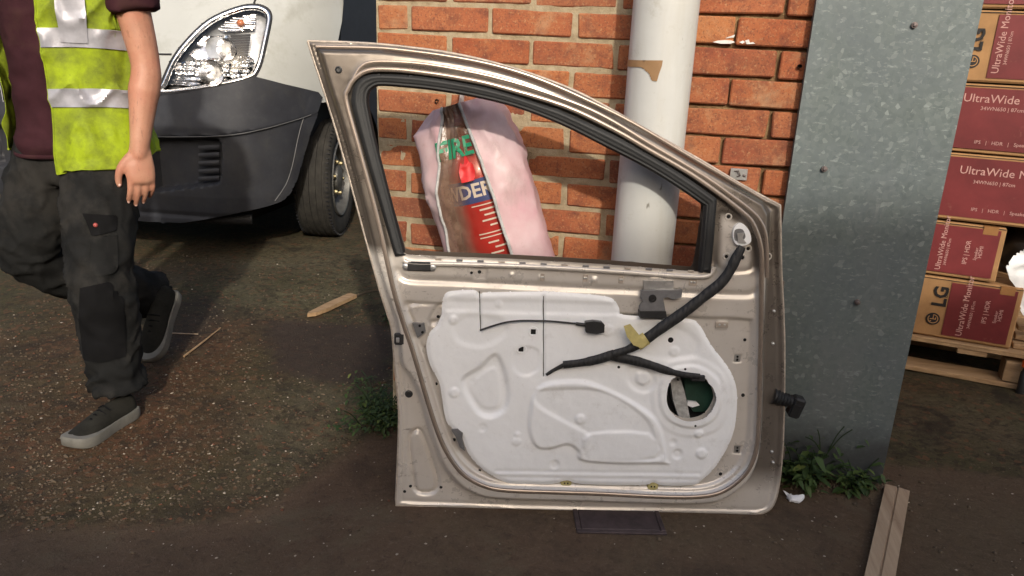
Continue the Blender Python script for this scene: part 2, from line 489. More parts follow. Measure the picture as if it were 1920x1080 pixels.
t = NT('cloth_tape'); t.base(t.ramp(t.noise(40, 5, .7), [(.3, (.009, .009, .010)), (.7, (.022, .022, .023))])); t.set(rough=.62)
wv = t.n('ShaderNodeTexWave'); wv.inputs['Scale'].default_value = 28; wv.inputs['Distortion'].default_value = 3; wv.inputs['Detail'].default_value = 3; t.l(t.vec, wv.inputs['Vector'])
t.bump(t.mix(.5, wv.outputs['Fac'], t.noise(160, 4, .7)), .7, .0025); M_TAPE_BLK = t.m
M_PLASTIC = simple('black_plastic', (.022, .022, .023), .42, 0, .3, 20)
M_HOLE = simple('dark_hole', (.006, .006, .006), .9)
M_STEEL = simple('bare_steel', (.55, .55, .54), .38, .8, .2, 30)
M_BRKT = simple('bracket_grey', (.20, .20, .205), .42, .4, .2, 30)
M_YTAPE = simple('yellow_tape', (.52, .44, .17), .7, 0, .2, 40)
M_BUTYL = simple('butyl_patch', (.42, .37, .16), .7, 0, .25, 60)
M_GREEN = simple('green_foam', (.012, .05, .032), .6, 0, .4, 15)
M_SILVER = simple('plated_regulator', (.62, .63, .62), .35, .5, .35, 60, .4, 80)
# van
M_WHITE = simple('van_white', (.42, .43, .41), .30, 0, .05, 3, coat=.5, dirt=((.30, .30, .26), 5, .52, .45))
t = NT('bumper_plastic')
c = t.ramp(t.noise(7, 5, .65), [(.3, (.019, .020, .025)), (.7, (.034, .036, .043))])
c = t.mix(t.ramp(t.noise(14, 6, .75), [(.55, 0.0), (.8, .4)]), c, (.060, .057, .050))
c = t.mix(t.ramp(t.noise(3, 7, .75), [(.50, 0.0), (.70, .5)]), c, (.050, .047, .042))
t.base(c); t.set(rough=.60, spec=.35); t.bump(t.noise(300, 2, .5), .3, .001); M_BUMPER = t.m
M_EDGE = simple('edge_highlight', (.11, .11, .112), .6)  # lighter grey that paints the highlight along the bumper's crease and seam
M_BLACK = simple('flat_black', (.010, .010, .012), .7)
M_NAVY = simple('dark_cladding', (.014, .016, .024), .5)
M_CHROME = simple('reflector_chrome', (.88, .88, .89), .14, 1, .05, 40, .35, 45, .003)
M_LAMPGREY = simple('lamp_grey', (.40, .41, .42), .30, .7)
M_AMBER = simple('amber_bulb', (.38, .12, .04), .25)
t = NT('clear_lens')
tr = t.n('ShaderNodeBsdfTransparent'); gl = t.n('ShaderNodeBsdfGlossy'); gl.inputs['Roughness'].default_value = .06
fr = t.n('ShaderNodeFresnel'); fr.inputs['IOR'].default_value = 1.5
mx = t.n('ShaderNodeMixShader'); t.l(fr.outputs[0], mx.inputs[0]); t.l(tr.outputs[0], mx.inputs[1]); t.l(gl.outputs[0], mx.inputs[2]); t.l(mx.outputs[0], t.out.inputs[0]); M_LENS = t.m
t = NT('tyre_rubber')
c = t.ramp(t.noise(20, 5, .7), [(.3, (.022, .021, .019)), (.7, (.050, .046, .040))])
t.base(c); t.set(rough=.85, spec=.25); M_TYRE = t.m
M_RIM = simple('steel_rim', (.13, .127, .118), .5, .4, .35, 25)
M_BRASS = simple('dull_bolt', (.30, .25, .14), .45, .7, .2, 40)
# wall things
t = NT('pipe_paint')
c = t.ramp(t.noise(5, 5, .6), [(.3, (.48, .485, .47)), (.7, (.56, .565, .54))])
c = t.mix(t.ramp(t.noise(12, 7, .8), [(.56, 0.0), (.70, .55)]), c, (.36, .34, .28))
c = t.mix(t.ramp(t.noise(30, 3, .6, stretch=(1, 1, .35)), [(.68, 0.0), (.72, .8)]), c, (.15, .14, .11))
c = t.mix(t.ramp(t.noise(3, 5, .7, stretch=(3, 3, .35)), [(.50, 0.0), (.72, .5)]), c, (.44, .42, .36))
t.base(c); t.set(rough=.5, spec=.4); t.bump(t.noise(45, 4, .6), .12, .002); M_PIPE = t.m
M_TAPE_BRN = simple('brown_tape', (.30, .18, .09), .35, 0, .12, 30)
t = NT('faded_pink_vinyl')
c = t.ramp(t.noise(9, 6, .65), [(.3, (.55, .35, .37)), (.6, (.58, .43, .44)), (.75, (.60, .48, .48))])
c = t.mix(t.ramp(t.noise(5, 4, .6), [(.52, 0.0), (.75, .5)]), c, (.54, .22, .28))
c = t.mix(t.ramp(t.noise(60, 5, .7), [(.60, 0.0), (.72, .35)]), c, (.40, .26, .22))
c = t.mix(t.ramp(t.noise(14, 7, .75, stretch=(1, 1, .4)), [(.55, 0.0), (.70, .45)]), c, (.36, .27, .25))
rd = t.n('ShaderNodeTexNoise', noise_type='RIDGED_MULTIFRACTAL'); rd.inputs['Scale'].default_value = 9; rd.inputs['Detail'].default_value = 4; t.l(t.vec, rd.inputs['Vector'])
t.base(c); t.set(rough=.45, spec=.4); t.bump(rd.outputs['Fac'], .9, .010); M_PINK = t.m
M_PIPING = simple('grey_piping', (.42, .42, .41), .6, 0, .3, 50)
M_RED = simple('extinguisher_red', (.46, .018, .016), .30, 0, .2, 12, coat=.4)
M_BLUE = simple('blue_band', (.035, .075, .27), .4)
M_PRINTW = simple('white_print', (.78, .76, .72), .5, 0, .1)
M_PRINTG = simple('green_print', (.012, .21, .10), .5)
M_PRINTR = simple('red_print', (.55, .02, .02), .5)
t = NT('dirty_clear_vinyl')
tr = t.n('ShaderNodeBsdfTransparent'); tr.inputs[0].default_value = (.86, .80, .74, 1)
mx = t.n('ShaderNodeMixShader')
fac = t.math('MULTIPLY', t.attr('grime'), t.ramp(t.noise(10, 6, .7, stretch=(1, 1, .4)), [(.3, .55), (.55, .85), (.7, 1.0)]))
t.base(t.ramp(t.noise(20, 5, .7), [(.3, (.16, .09, .06)), (.7, (.33, .22, .16))])); t.set(rough=.18, spec=.5); t.bump(t.noise(22, 5, .6), .5, .01)
t.l(fac, mx.inputs[0]); t.l(tr.outputs[0], mx.inputs[1]); t.l(t.b.outputs[0], mx.inputs[2]); t.l(mx.outputs[0], t.out.inputs[0]); M_VINYL = t.m
M_CHALK = simple('white_paint_smear', (.68, .67, .64), .8, 0, .2, 40, .5, 120)
M_BOLT = simple('bolt_dark', (.16, .13, .125), .5, .5, .3, 60)
# boxes, wood
M_CARD = simple('cardboard', (.36, .20, .085), .85, 0, .15, 14, .2, 80, dirt=((.24, .13, .06), 10, .6, .4))
M_MAROON = simple('box_maroon', (.155, .024, .026), .45, 0, .22, 6, .15, 60, spec=.5, dirt=((.26, .12, .09), 26, .63, .5))
M_BOXTXT = simple('box_lettering', (.52, .30, .27), .6, 0, .1)
M_INK = simple('black_ink', (.012, .010, .010), .6)
M_PTAPE = simple('parcel_tape', (.30, .15, .06), .25, 0, .1, 30)
t = NT('pallet_pine')
c = t.ramp(t.noise(14, 6, .7, stretch=(.25, 3, 3)), [(.3, (.26, .155, .075)), (.6, (.42, .275, .15)), (.8, (.50, .35, .20))])
c = t.mix(t.ramp(t.noise(5, 5, .7), [(.55, 0.0), (.8, .5)]), c, (.20, .13, .08))
t.base(c); t.set(rough=.85); t.bump(t.noise(40, 4, .6, stretch=(.1, 4, 4)), .4, .003); M_PINE = t.m
t = NT('weathered_batten')
c = t.ramp(t.noise(12, 6, .7, stretch=(4, .2, 4)), [(.3, (.26, .18, .115)), (.6, (.38, .285, .19)), (.8, (.45, .35, .24))])
c = t.mix(t.ramp(t.noise(18, 6, .7), [(.62, 0.0), (.75, .6)]), c, (.12, .065, .035))
t.base(c); t.set(rough=.85); t.bump(t.noise(40, 4, .6, stretch=(6, .2, 6)), .4, .002); M_BATTEN = t.m
M_FILM = simple('white_film', (.80, .81, .82), .25, 0, .05, 10, .4, 14, .02)
M_ORANGE = simple('orange_plastic', (.75, .12, .02), .35)
M_TISSUE = simple('white_tissue', (.78, .79, .81), .9, 0, .06, 30)
M_DARKW = simple('dark_shed', (.020, .021, .026), .7, 0, .3, 4)
M_CONC = simple('concrete_inside', (.12, .11, .095), .9, 0, .25, 5, .4, 60)
M_IRON = simple('rusty_iron_cover', (.060, .043, .044), .6, .3, .4, 25, .5, 90)
t = NT('weed_leaf'); oi = t.rand_vec(9)
c = t.ramp(t.attr('tone'), [(0, (.016, .034, .009)), (.5, (.038, .066, .017)), (.85, (.075, .105, .024)), (1, (.15, .17, .045))])
t.base(c); t.set(rough=.6, spec=.3); M_LEAF = t.m
M_STONE = simple('grit_stone', (.105, .076, .048), .9, 0, .6, 6)
M_STONEW = simple('pale_chip', (.40, .34, .27), .85, 0, .4, 8)
M_STONER = simple('red_chip', (.135, .055, .030), .9, 0, .4, 8)
# person
t = NT('skin'); c = t.ramp(t.noise(18, 5, .6), [(.3, (.40, .195, .125)), (.7, (.50, .27, .18))])
c = t.mix(t.ramp(t.noise(7, 4, .6), [(.40, 0.0), (.66, .7)]), c, (.44, .165, .11)); c = t.mix(t.ramp(t.noise(11, 6, .7), [(.50, 0.0), (.68, .5)]), c, (.36, .20, .135)); c = t.mix(t.ramp(t.noise(90, 4, .7, stretch=(1, 1, .3)), [(.60, 0.0), (.68, .4)]), c, (.16, .085, .055)); c = t.mix(t.ramp(t.noise(120, 3, .6), [(.58, 0.0), (.7, .3)]), c, (.28, .13, .085))
t.base(c); t.set(rough=.5, sss=.08, spec=.4); t.b.inputs['Subsurface Radius'].default_value = (.02, .008, .004); t.bump(t.noise(160, 4, .7), .35, .0015); M_SKIN = t.m
M_NAIL = simple('finger_nail', (.70, .45, .38), .3)
M_HAIR = simple('dark_hair', (.025, .015, .010), .6, 0, .4, 60, .5, 200)
M_EYE = simple('eye_white', (.75, .73, .70), .2)
M_SHIRT = simple('maroon_cotton', (.036, .012, .016), .9, 0, .3, 9, .4, 240, .001, dirt=((.050, .024, .020), 7, .55, .5), spec=.15)
t = NT('hi_vis_yellow')
c = t.ramp(t.noise(6, 5, .6), [(.3, (.23, .31, .006)), (.7, (.32, .42, .010))])
c = t.mix(t.ramp(t.noise(7, 7, .75), [(.40, 0.0), (.64, .85)]), c, (.090, .108, .018))
c = t.mix(t.ramp(t.noise(36, 5, .7), [(.60, 0.0), (.72, .5)]), c, (.07, .075, .018))
t.base(c); t.set(rough=.75, spec=.3); t.bump(t.noise(500, 2, .5), .3, .001); M_VIS = t.m
M_BAND = simple('reflective_band', (.40, .40, .44), .45, .3, .15, 25, .2, 200, dirt=((.22, .20, .22), 14, .55, .5))
M_TROUS = simple('charcoal_workwear', (.0125, .0128, .0126), .9, 0, .3, 7, .4, 350, .001, dirt=((.031, .029, .026), 5, .48, .7), spec=.15)
M_TROUSD = simple('charcoal_patch', (.006, .006, .0065), .9, 0, .3, 10, .4, 350, .001, spec=.15)
M_STITCH = simple('grey_stitch', (.08, .08, .08), .9)
M_BADGE = simple('red_badge', (.33, .07, .06), .5)
M_SHOE = simple('dark_suede', (.022, .021, .017), .95, 0, .4, 14, .4, 200, .001, spec=.15)
M_SOLE = simple('grey_sole', (.155, .148, .128), .8, 0, .25, 18)
# ================================================================== ground
def edges_1d(a, b, fine, far):
    mid = np.arange(a, b + fine / 2, fine); k = []; d = fine; x = b
    while x < far:
        d *= 1.35; x += d; k.append(x)
    l = []; d = fine; x = a
    while x > -far:
        d *= 1.35; x -= d; l.append(x)
    return np.concatenate([l[::-1], mid, k])
gx = edges_1d(-2.6, 1.9, .010, 90); gy = edges_1d(-1.25, 1.6, .010, 90)
GX, GY = np.meshgrid(gx, gy)
GP = np.stack([GX.ravel(), GY.ravel()], 1)
def gpx(pts): return np.array([on_ground(x, y)[:2] for x, y in pts])
tar_edge = np.concatenate([gpx([(-60, 992), (120, 988), (250, 985), (400, 972), (480, 958), (560, 912), (640, 858), (700, 812)]), [(-.72, -.05), (-.62, -.02), (.35, .0)], gpx([(1460, 882), (1560, 872), (1660, 868), (1780, 876), (1920, 893)]), [(6, .5), (6, -30), (-30, -30), (-30, -1.6), (-3, -1.1)]])
wob = GP + .03 * np.stack([fbm(GP * 6, 4, 3), fbm(GP * 6, 4, 5)], 1) + .012 * np.stack([fbm(GP * 30, 3, 13), fbm(GP * 30, 3, 15)], 1)
a_tar = S(sdp(wob, tar_edge), .07)
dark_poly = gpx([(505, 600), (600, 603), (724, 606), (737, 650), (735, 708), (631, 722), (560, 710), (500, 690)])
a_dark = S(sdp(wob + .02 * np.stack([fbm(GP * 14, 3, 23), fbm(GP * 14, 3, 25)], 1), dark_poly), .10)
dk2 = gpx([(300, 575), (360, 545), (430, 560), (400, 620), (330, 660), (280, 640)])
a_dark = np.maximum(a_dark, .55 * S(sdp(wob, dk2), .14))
under = np.array([(-3.6, 1.55), (-1.75, 1.62), (-1.7, 4.5), (-3.9, 4.5)])
red_poly = gpx([(-80, 640), (120, 560), (330, 600), (480, 600), (470, 760), (420, 860), (250, 930), (0, 960), (-80, 900)])
a_red = S(sdp(wob, red_poly), .45) * np.clip(.55 + .8 * fbm(GP * 3.2, 4, 31), 0, 1)
a_red = np.clip(a_red + .8 * np.clip(fbm(GP * 5, 4, 71) - .18, 0, 1), 0, 1)
moss_poly = gpx([(420, 470), (640, 440), (720, 520), (700, 560), (500, 590), (430, 560)])
moss2 = gpx([(450, 730), (640, 720), (720, 760), (690, 820), (560, 890), (470, 800)])
moss3 = gpx([(1680, 745), (1920, 760), (1960, 860), (1670, 850)])
a_moss = np.maximum.reduce([S(sdp(wob, moss_poly), .35), .75 * S(sdp(wob, moss2), .22), .8 * S(sdp(wob, moss3), .25)]) * np.clip(.7 + .9 * fbm(GP * 4, 4, 41), 0, 1)
gz = .010 * fbm(GP * 1.3, 3, 51) * (1 - .6 * a_tar) + (.0055 * fbm(GP * 16, 4, 53) + .004 * fbm(GP * 45, 3, 57)) * (1 - .8 * a_tar) * (1 - .6 * a_dark)
near = np.exp(-((GP[:, 0] / 3.2) ** 2 + ((GP[:, 1]) / 2.6) ** 4))
gz *= near
base_mound = np.exp(-((GP[:, 1] + .0) / .06) ** 2) * np.clip((GP[:, 0] - .30) / .05, 0, 1) * np.clip((.74 - GP[:, 0]) / .05, 0, 1)
gz += .022 * base_mound * (1 + .6 * fbm(GP * 12, 3, 61))
nx_, ny_ = len(gx), len(gy)
jj, ii = np.meshgrid(np.arange(ny_ - 1), np.arange(nx_ - 1), indexing='ij')
GF = np.stack([jj * nx_ + ii, jj * nx_ + ii + 1, (jj + 1) * nx_ + ii + 1, (jj + 1) * nx_ + ii], -1).reshape(-1, 4)
gme = mesh_np('ground', np.column_stack([GP, gz]), GF)
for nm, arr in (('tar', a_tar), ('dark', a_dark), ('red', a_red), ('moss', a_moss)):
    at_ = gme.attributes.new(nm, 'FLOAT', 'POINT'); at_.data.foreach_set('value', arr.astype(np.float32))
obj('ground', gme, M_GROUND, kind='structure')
def ground_z(x, y):
    i = int(np.clip(np.searchsorted(gx, x), 1, nx_ - 1)); j = int(np.clip(np.searchsorted(gy, y), 1, ny_ - 1))
    return float(gz.reshape(ny_, nx_)[j, i])

def scatter(name, n, sampler, size, material, kind='stuff', label=None):
    ico = np.array([(0, 0, 1), (.9, 0, .1), (.25, .85, -.1), (-.72, .5, .15), (-.7, -.55, -.1), (.3, -.85, .12), (0, 0, -1)])
    tri = [(0, 1, 2), (0, 2, 3), (0, 3, 4), (0, 4, 5), (0, 5, 1), (6, 2, 1), (6, 3, 2), (6, 4, 3), (6, 5, 4), (6, 1, 5)]
    V = []; F = []
    for i in range(n):
        x, y = sampler(); s = size * (.5 + 1.3 * random.random() ** 2)
        a = random.random() * 6.283; R = np.array([[math.cos(a), -math.sin(a), 0], [math.sin(a), math.cos(a), 0], [0, 0, 1]])
        q = (ico * RNG.uniform(.65, 1.25, (7, 3)) * s * np.array([1.25, .85, .55])) @ R.T + (x, y, ground_z(x, y) + s * .18)
        b = len(V); V += list(q); F += [(k[0] + b, k[1] + b, k[2] + b) for k in tri]
    return obj(name, mesh_np(name, np.array(V), np.array(F), False), material, kind=kind, label=label)
def samp_dirt():
    while True:
        x, y = on_ground(random.uniform(-60, 760), random.uniform(470, 1000))[:2]
        if -2.6 < x < -.6 and y < 1.6:
            i = np.searchsorted(gx, x); j = np.searchsorted(gy, y); k = min(j, ny_ - 1) * nx_ + min(i, nx_ - 1)
            if random.random() > a_tar[k] * .9 and random.random() > a_dark[k] * .85: return x, y
def samp_tar():
    x, y = on_ground(random.uniform(-40, 1960), random.uniform(820, 1120))[:2]; return x, y
def samp_base():
    return random.uniform(.42, .76), random.gauss(-.03, .05)
scatter('grit', 5200, samp_dirt, .0040, M_STONE, label='fine loose grit over the bare dirt')
scatter('red_grit', 900, samp_dirt, .0036, M_STONER, label='reddish crumbs of brick in the dirt')
scatter('pale_chips', 240, samp_dirt, .0032, M_STONEW, label='pale stone chips sprinkled on the dirt')
scatter('tarmac_grit', 200, samp_tar, .0026, M_STONEW, label='pale specks of grit on the dark tarmac')
scatter('wall_base_grit', 380, samp_base, .0050, M_STONE, label='crumbs gathered at the foot of the steel sheet')

# ================================================================== unseen shade caster added behind the camera, outline fitted to its shadow edge
sil = [(-7, 0), (7, 0), (7, 3.7), (4, 3.62), (2.3, 3.50), (1.5, 3.24), (1.18, 3.14), (1.12, 2.68), (.8, 2.42), (.5, 2.34), (-7, 2.25)]
blocker_root = empty('shade_blocker', (0, -5.2, 0), 'unseen block added behind the camera to cast shade on door, steel and boxes', 'building')
part('blocker_panel', MB().prism(sil, -5.0, -5.3, lambda a, b, n: (a, n, b)).me('blocker_panel'), M_BRICK, blocker_root)

# ================================================================== brick wall
J0, SV = 1.242, .0745
WALL_L = -.798
wall = empty('brick_wall', (-.1, .1, 0), 'orange brick wall behind the car door with pale mortar on the left', 'wall')
def brick_mesh(L, H, seed):
    r = np.random.default_rng(seed)
    mb = MB().box((0, 0, 0), (L, .10, H), bev=.0035)
    V = np.array(mb.v)
    cor = np.sign(V)
    for sx in (-1, 1):
        for sy in (-1, 1):
            for sz in (-1, 1):
                k = (cor == (sx, sy, sz)).all(1); V[k] += r.normal(0, .0014, 3)
    mb.v = [tuple(p) for p in V]
    return mb.me('brick')
BRICKS = {}
def brick(x0, x1, zc, gap, hgt, i):
    L = x1 - x0 - gap
    key = (round(L, 2), round(hgt, 3), i % 6)
    if key not in BRICKS:
        BRICKS[key] = brick_mesh(L, hgt, len(BRICKS) + 1); BRICKS[key].materials.append(M_BRICK)
    o = bpy.data.objects.new('brick', BRICKS[key]); COL.objects.link(o)
    o.parent = wall; o.matrix_parent_inverse = Matrix.Translation(wall.location).inverted()
    o.location = ((x0 + x1) / 2 + random.gauss(0, .0012), .05 + random.gauss(0, .0016), zc + random.gauss(0, .0012))
    o.rotation_euler = (random.gauss(0, .008), random.gauss(0, .006), random.gauss(0, .006))
    if random.random() < .5: o.rotation_euler[2] += math.pi
nb = 0
for k in range(-5, 17):
    zc = J0 - (k + .5) * SV
    if zc < .03: continue
    WL = WALL_L + .045 * min(1, max(0, (.92 - zc) / .6))
    if k % 2 == 0: ps = [WL, -.6995, -.4745, -.2495, -.0245, .159, .384, .609]
    else: ps = [WL, -.587, -.362, -.137, .045, .271, .496, .62]
    for a, b in zip(ps[:-1], ps[1:]):
        left = a < -.03
        brick(a, b, zc, .0140 if left else .0085, SV - (.0130 if left else .0085), nb); nb += 1
def mortar(x0, x1, y, z0, z1, step, seed, amp):
    V, F = grid_region(np.array([(x0 + (.045 if x0 < -.5 else 0), z0), (x1, z0), (x1, z1), (x0, z1), (x0, .92), (x0 + (.045 if x0 < -.5 else 0), .32)]), [], step)
    n = y - amp * fbm(V * 28, 4, seed) - amp * .6 * fbm(V * 6, 3, seed + 3)
    me = mesh_np('mortar', np.column_stack([V[:, 0], n, V[:, 1]]), F)
    return me
part('mortar', mortar(WALL_L + .004, -.02, .0042, .01, 1.62, .006, 5, .0030), M_MORTAR, wall, label='pale flush pointing of the left half')
part('mortar', mortar(-.02, .60, .017, .01, 1.62, .008, 9, .006), M_MORTAR_D, wall, label='dark raked out joints of the right half')
part('wall_core', MB().box((-.072, .115, .81), (1.34, .17, 1.61)).me('wall_core'), M_MORTAR_D, wall)
# smear of paint across two bricks, holes
for pts in ([(1336, 79), (1346, 76), (1360, 75), (1372, 76), (1378, 79), (1370, 82), (1352, 82)], [(1360, 72), (1366, 69), (1378, 65), (1376, 70)], [(1386, 79), (1393, 76), (1397, 79), (1392, 82)], [(1397, 76), (1404, 74), (1406, 80), (1412, 79), (1416, 82), (1400, 83)]):
    q = [at(x, y, -.002) for x, y in pts]
    part('paint_smear', MB().prism([(p[0], p[2]) for p in q], .004, -.0035, lambda a, b, n: (a, n, b)).me('paint_smear'), M_CHALK, wall)
for x, y in ((820, 189), (1499, 124)):
    p = at(x, y, -.002); part('drill_hole', MB().lathe([(.0001, -.002), (.005, -.002), (.005, .01)], p, (0, -1, 0), 10).me('drill_hole'), M_HOLE, wall)

# small metal plate screwed to the wall
p0 = at(1385, 327, -.004)
plate = empty('metal_plate', (p0[0], -.004, p0[2]), 'small grey metal plate screwed to the bricks beside the steel sheet', 'plate')
part('plate_sheet', MB().box((p0[0], -.0035, p0[2]), (.044, .003, .030), bev=.001).me('plate_sheet'), M_STEEL, plate)
part('screw', MB().lathe([(.0001, .003), (.004, .002), (.0045, 0)], (p0[0] + .014, -.005, p0[2] - .002), (0, -1, 0), 10).me('screw'), M_BOLT, plate)
part('hook', MB().tube([(p0[0] - .012, -.006, p0[2] + .008), (p0[0] - .002, -.012, p0[2] + .010), (p0[0] + .004, -.010, p0[2] - .002), (p0[0] - .004, -.006, p0[2] - .006)], .0016, 6).me('hook'), M_BOLT, plate)

# ================================================================== galvanised sheet
steel = empty('steel_sheet', (.515, -.03, 0), 'tall galvanised steel sheet covering the corner beside the brick wall', 'steel sheet')
V, F = grid_region(np.array([(.333, -.005), (.703, -.005), (.703, 1.62), (.333, 1.62)]), [], .02)
Yf = -.028 + .004 * fbm(V * 2.2, 3, 3) - .004 * np.exp(-((V[:, 0] - .333) / .02) ** 2)
me = mesh_np('front_face', np.column_stack([V[:, 0], Yf, V[:, 1]]), F)
part('front_face', solid(me, .003), M_GALV, steel)
part('folded_return', MB().box((.702, .16, .81), (.003, .37, 1.62)).box((.336, -.006, .81), (.003, .030, 1.62)).me('folded_return'), M_GALV, steel)
for x, y in ((1715, 47), (1546, 317), (1608, 567)):
    p = at(x, y, -.034)
    part('bolt', MB().lathe([(.0001, .005), (.0035, .0046), (.0048, .0025), (.0048, .0012), (.0072, .001), (.0072, -.008)], p, (0, -1, 0), 14).me('bolt', True), M_BOLT, steel)

# ================================================================== rain pipe
PX, PY, PR = -.020, -.100, .0795
pipe = empty('drain_pipe', (PX, PY, 0), 'thick white painted drain pipe standing in front of the bricks', 'pipe')
V = []; F = []; n = 48; zs = np.linspace(-.01, 1.65, 84)
for z in zs:
    for k in range(n):
        a = 2 * math.pi * k / n
        r = PR * (1 + .006 * math.sin(z * 2.2 + 1)) + .0009 * float(fbm(np.array([math.cos(a) * 2, math.sin(a) * 2, z * 4]), 2, 5))
        V.append((PX + r * math.cos(a), PY + r * math.sin(a), z))
F = np.array([(i * n + k, i * n + (k + 1) % n, (i + 1) * n + (k + 1) % n, (i + 1) * n + k) for i in range(len(zs) - 1) for k in range(n)])
part('pipe_tube', mesh_np('pipe_tube', np.array(V), F), M_PIPE, pipe)
tp = []
for x, y in [(1171, 112), (1200, 113), (1243, 113), (1241, 124), (1236, 138), (1232, 152), (1222, 151), (1218, 140), (1211, 132), (1203, 126), (1171, 125)]:
    p = at(x, y, PY - PR * .8); s_ = float(np.clip((p[0] - PX) / PR, -.985, .985)); tp.append((math.asin(s_), p[2]))
tp = np.array(tp)
V, F = grid_region(tp * (PR, 1), [], .003)
th = V[:, 0] / PR
part('tape_remnant', mesh_np('tape_remnant', np.column_stack([PX + (PR + .0018) * np.sin(th), PY - (PR + .0018) * np.cos(th), V[:, 1]]), F), M_TAPE_BRN, pipe)

# ================================================================== fire extinguisher in its cover
B0 = np.array([-.252, -.118, .13]); B1 = np.array([-.530, -.108, .995])     # axis, leaning left at the top
bax = (B1 - B0) / np.linalg.norm(B1 - B0)
bu = np.array([1., 0, 0]) - bax * bax[0]; bu /= np.linalg.norm(bu); bw = np.cross(bax, bu)   # bw points to the wall (+Y) or away
if bw[1] > 0: bw = -bw                                                     # away from the wall
BL_ = np.linalg.norm(B1 - B0)
ext = empty('fire_extinguisher', tuple(B0), 'red powder fire extinguisher showing through the dirty clear window of the pink cover', 'extinguisher')
def bag_p(a, r, t): return B0 + bax * t + r * (math.sin(a) * bu + math.cos(a) * bw)
mbx = MB().lathe([(.0001, .02), (.075, .02), (.085, .04), (.085, .72), (.075, .775), (.045, .81), (.022, .825), (.022, .85), (.0001, .85)], B0, bax, 40)
part('cylinder', mbx.me('cylinder', True), M_RED, ext)
vt = B0 + bax * .875
valve = MB().box(vt, (.05, .04, .05), bev=.006).tube([vt + (.0, -.01, .01), vt + (.06, -.02, .05), vt + (.11, -.02, .055)], .010, 8).tube([vt + (.0, -.01, -.01), vt + (.06, -.02, .015), vt + (.10, -.02, .005)], .009, 8)
part('valve_handle', valve.me('valve_handle', True), M_PRINTR, ext)
def bag_patch(r, a0, a1, t0, t1, na, nt, name, material, root, wob=0):
    V = []; F = []
    for j in range(nt + 1):
        for i in range(na + 1):
            V.append(bag_p(a0 + (a1 - a0) * i / na, r, t0 + (t1 - t0) * j / nt))
    F = [(j * (na + 1) + i, j * (na + 1) + i + 1, (j + 1) * (na + 1) + i + 1, (j + 1) * (na + 1) + i) for j in range(nt) for i in range(na)]
    return part(name, MB().add(V, F).me(name, True), material, root)
bag_patch(.0858, -1.0, 1.15, .655, .715, 20, 2, 'blue_label_band', M_BLUE, ext)
def wrap_text(body, size, a_mid, t, root, r, material, name='lettering', **k):
    me = text_mesh(body, size, Matrix.Identity(4), .0002, 'CENTER', **k)
    V = verts(me)
    W = np.array([bag_p(a_mid + x / r, r + .0008 + z, t + y) for x, y, z in V]); set_verts(me, W)
    return part(name, me, material, root)
wrap_text('POWDER', .050, -.62, .685, ext, .0862, M_PRINTW, bold=.0012)
for t_, w_, a_ in ((.645, .09, .35), (.570, .09, .35), (.560, .09, .35), (.450, .09, .35), (.385, .09, .38), (.395, .085, .38)):
    bag_patch(.0860, a_ - w_ / .086 / 2, a_ + w_ / .086 / 2, t_, t_ + .003, 10, 1, 'label_rule', M_PRINTW, ext)
for q_ in range(11):
    t_ = .632 - q_ * .0145 - (.03 if q_ > 3 else 0) - (.025 if q_ > 8 else 0); w_ = .03 + .03 * random.random()
    bag_patch(.0860, .05 + .25 * random.random() * (q_ % 2), .30 + w_ / .086 * random.random(), t_, t_ + .0045, 6, 1, 'label_line', M_PRINTW, ext)
for q_ in range(4):
    a_ = .10 + q_ * .20
    bag_patch(.0860, a_, a_ + .16, .404, .432, 4, 1, 'label_symbol', M_PRINTW, ext)
bag_patch(.0862, .74, .78, .408, .428, 2, 1, 'label_symbol', M_RED, ext)

cover = empty('extinguisher_cover', tuple(B0), 'faded pink vinyl cover with a clear window hanging over the extinguisher', 'cover')
NA, NT_ = 96, 90
def bag_r(a, t):
    T = t / BL_
    c_, s_ = math.cos(a), math.sin(a)
    rx = .152 - .010 * T; ry = .100
    if T > .78:
        k = (T - .78) / .22; ry *= 1 - .55 * k
        rx *= (1 - .60 * max(0, (T - .945) / .055)) if s_ < 0 else math.sqrt(max(0, 1 - .50 * k ** 1.6))
    r = 1 / ((abs(s_) / rx) ** 2.3 + (abs(c_) / ry) ** 2.3) ** (1 / 2.3)
    p = np.array([s_ * 1.6, c_ * 1.6, t * 5]); cr = max(0, 1 - 2.6 * abs(float(fbm(p * np.array([1.4, 1.4, 1.7]), 3, 83)))) ** 1.5; return r + .006 * float(fbm(p, 3, 77)) + .003 * float(fbm(p * 4, 2, 79)) + (.004 + .012 * max(0, T - .6) / .4) * cr - .004
ts = np.linspace(0, BL_, NT_); NW = 34
def wa(t): T = t / BL_; return float(np.interp(T, [0, .5, .92, 1], [-1.3, -1.12, -.66, -.55])), float(np.interp(T, [0, .5, .92, 1], [.62, .58, .42, .32]))
Vb = []
for t in ts:
    w0, w1 = wa(t); an = np.concatenate([np.linspace(w0, w1, NW + 1)[:-1], np.linspace(w1, w0 + 2 * math.pi, NA - NW + 1)[:-1]])
    Vb += [bag_p(a, bag_r(a, t), t) for a in an]
Vb = np.array(Vb); Vb[:, 1] = np.minimum(Vb[:, 1], -.004)
fw_, fp_ = [], []
for j in range(NT_ - 1):
    for i in range(NA):
        q = (j * NA + i, j * NA + (i + 1) % NA, (j + 1) * NA + (i + 1) % NA, (j + 1) * NA + i)
        (fw_ if i < NW else fp_).append(q)
fp_.append(tuple((NT_ - 1) * NA + i for i in range(NA)))
part('vinyl_shell', MB().add(Vb, fp_).me('vinyl_shell', True), M_PINK, cover)
wme = MB().add(Vb, fw_).me('clear_window', True)
col = np.arange(len(Vb)) % NA / NW; row = np.arange(len(Vb)) // NA / NT_
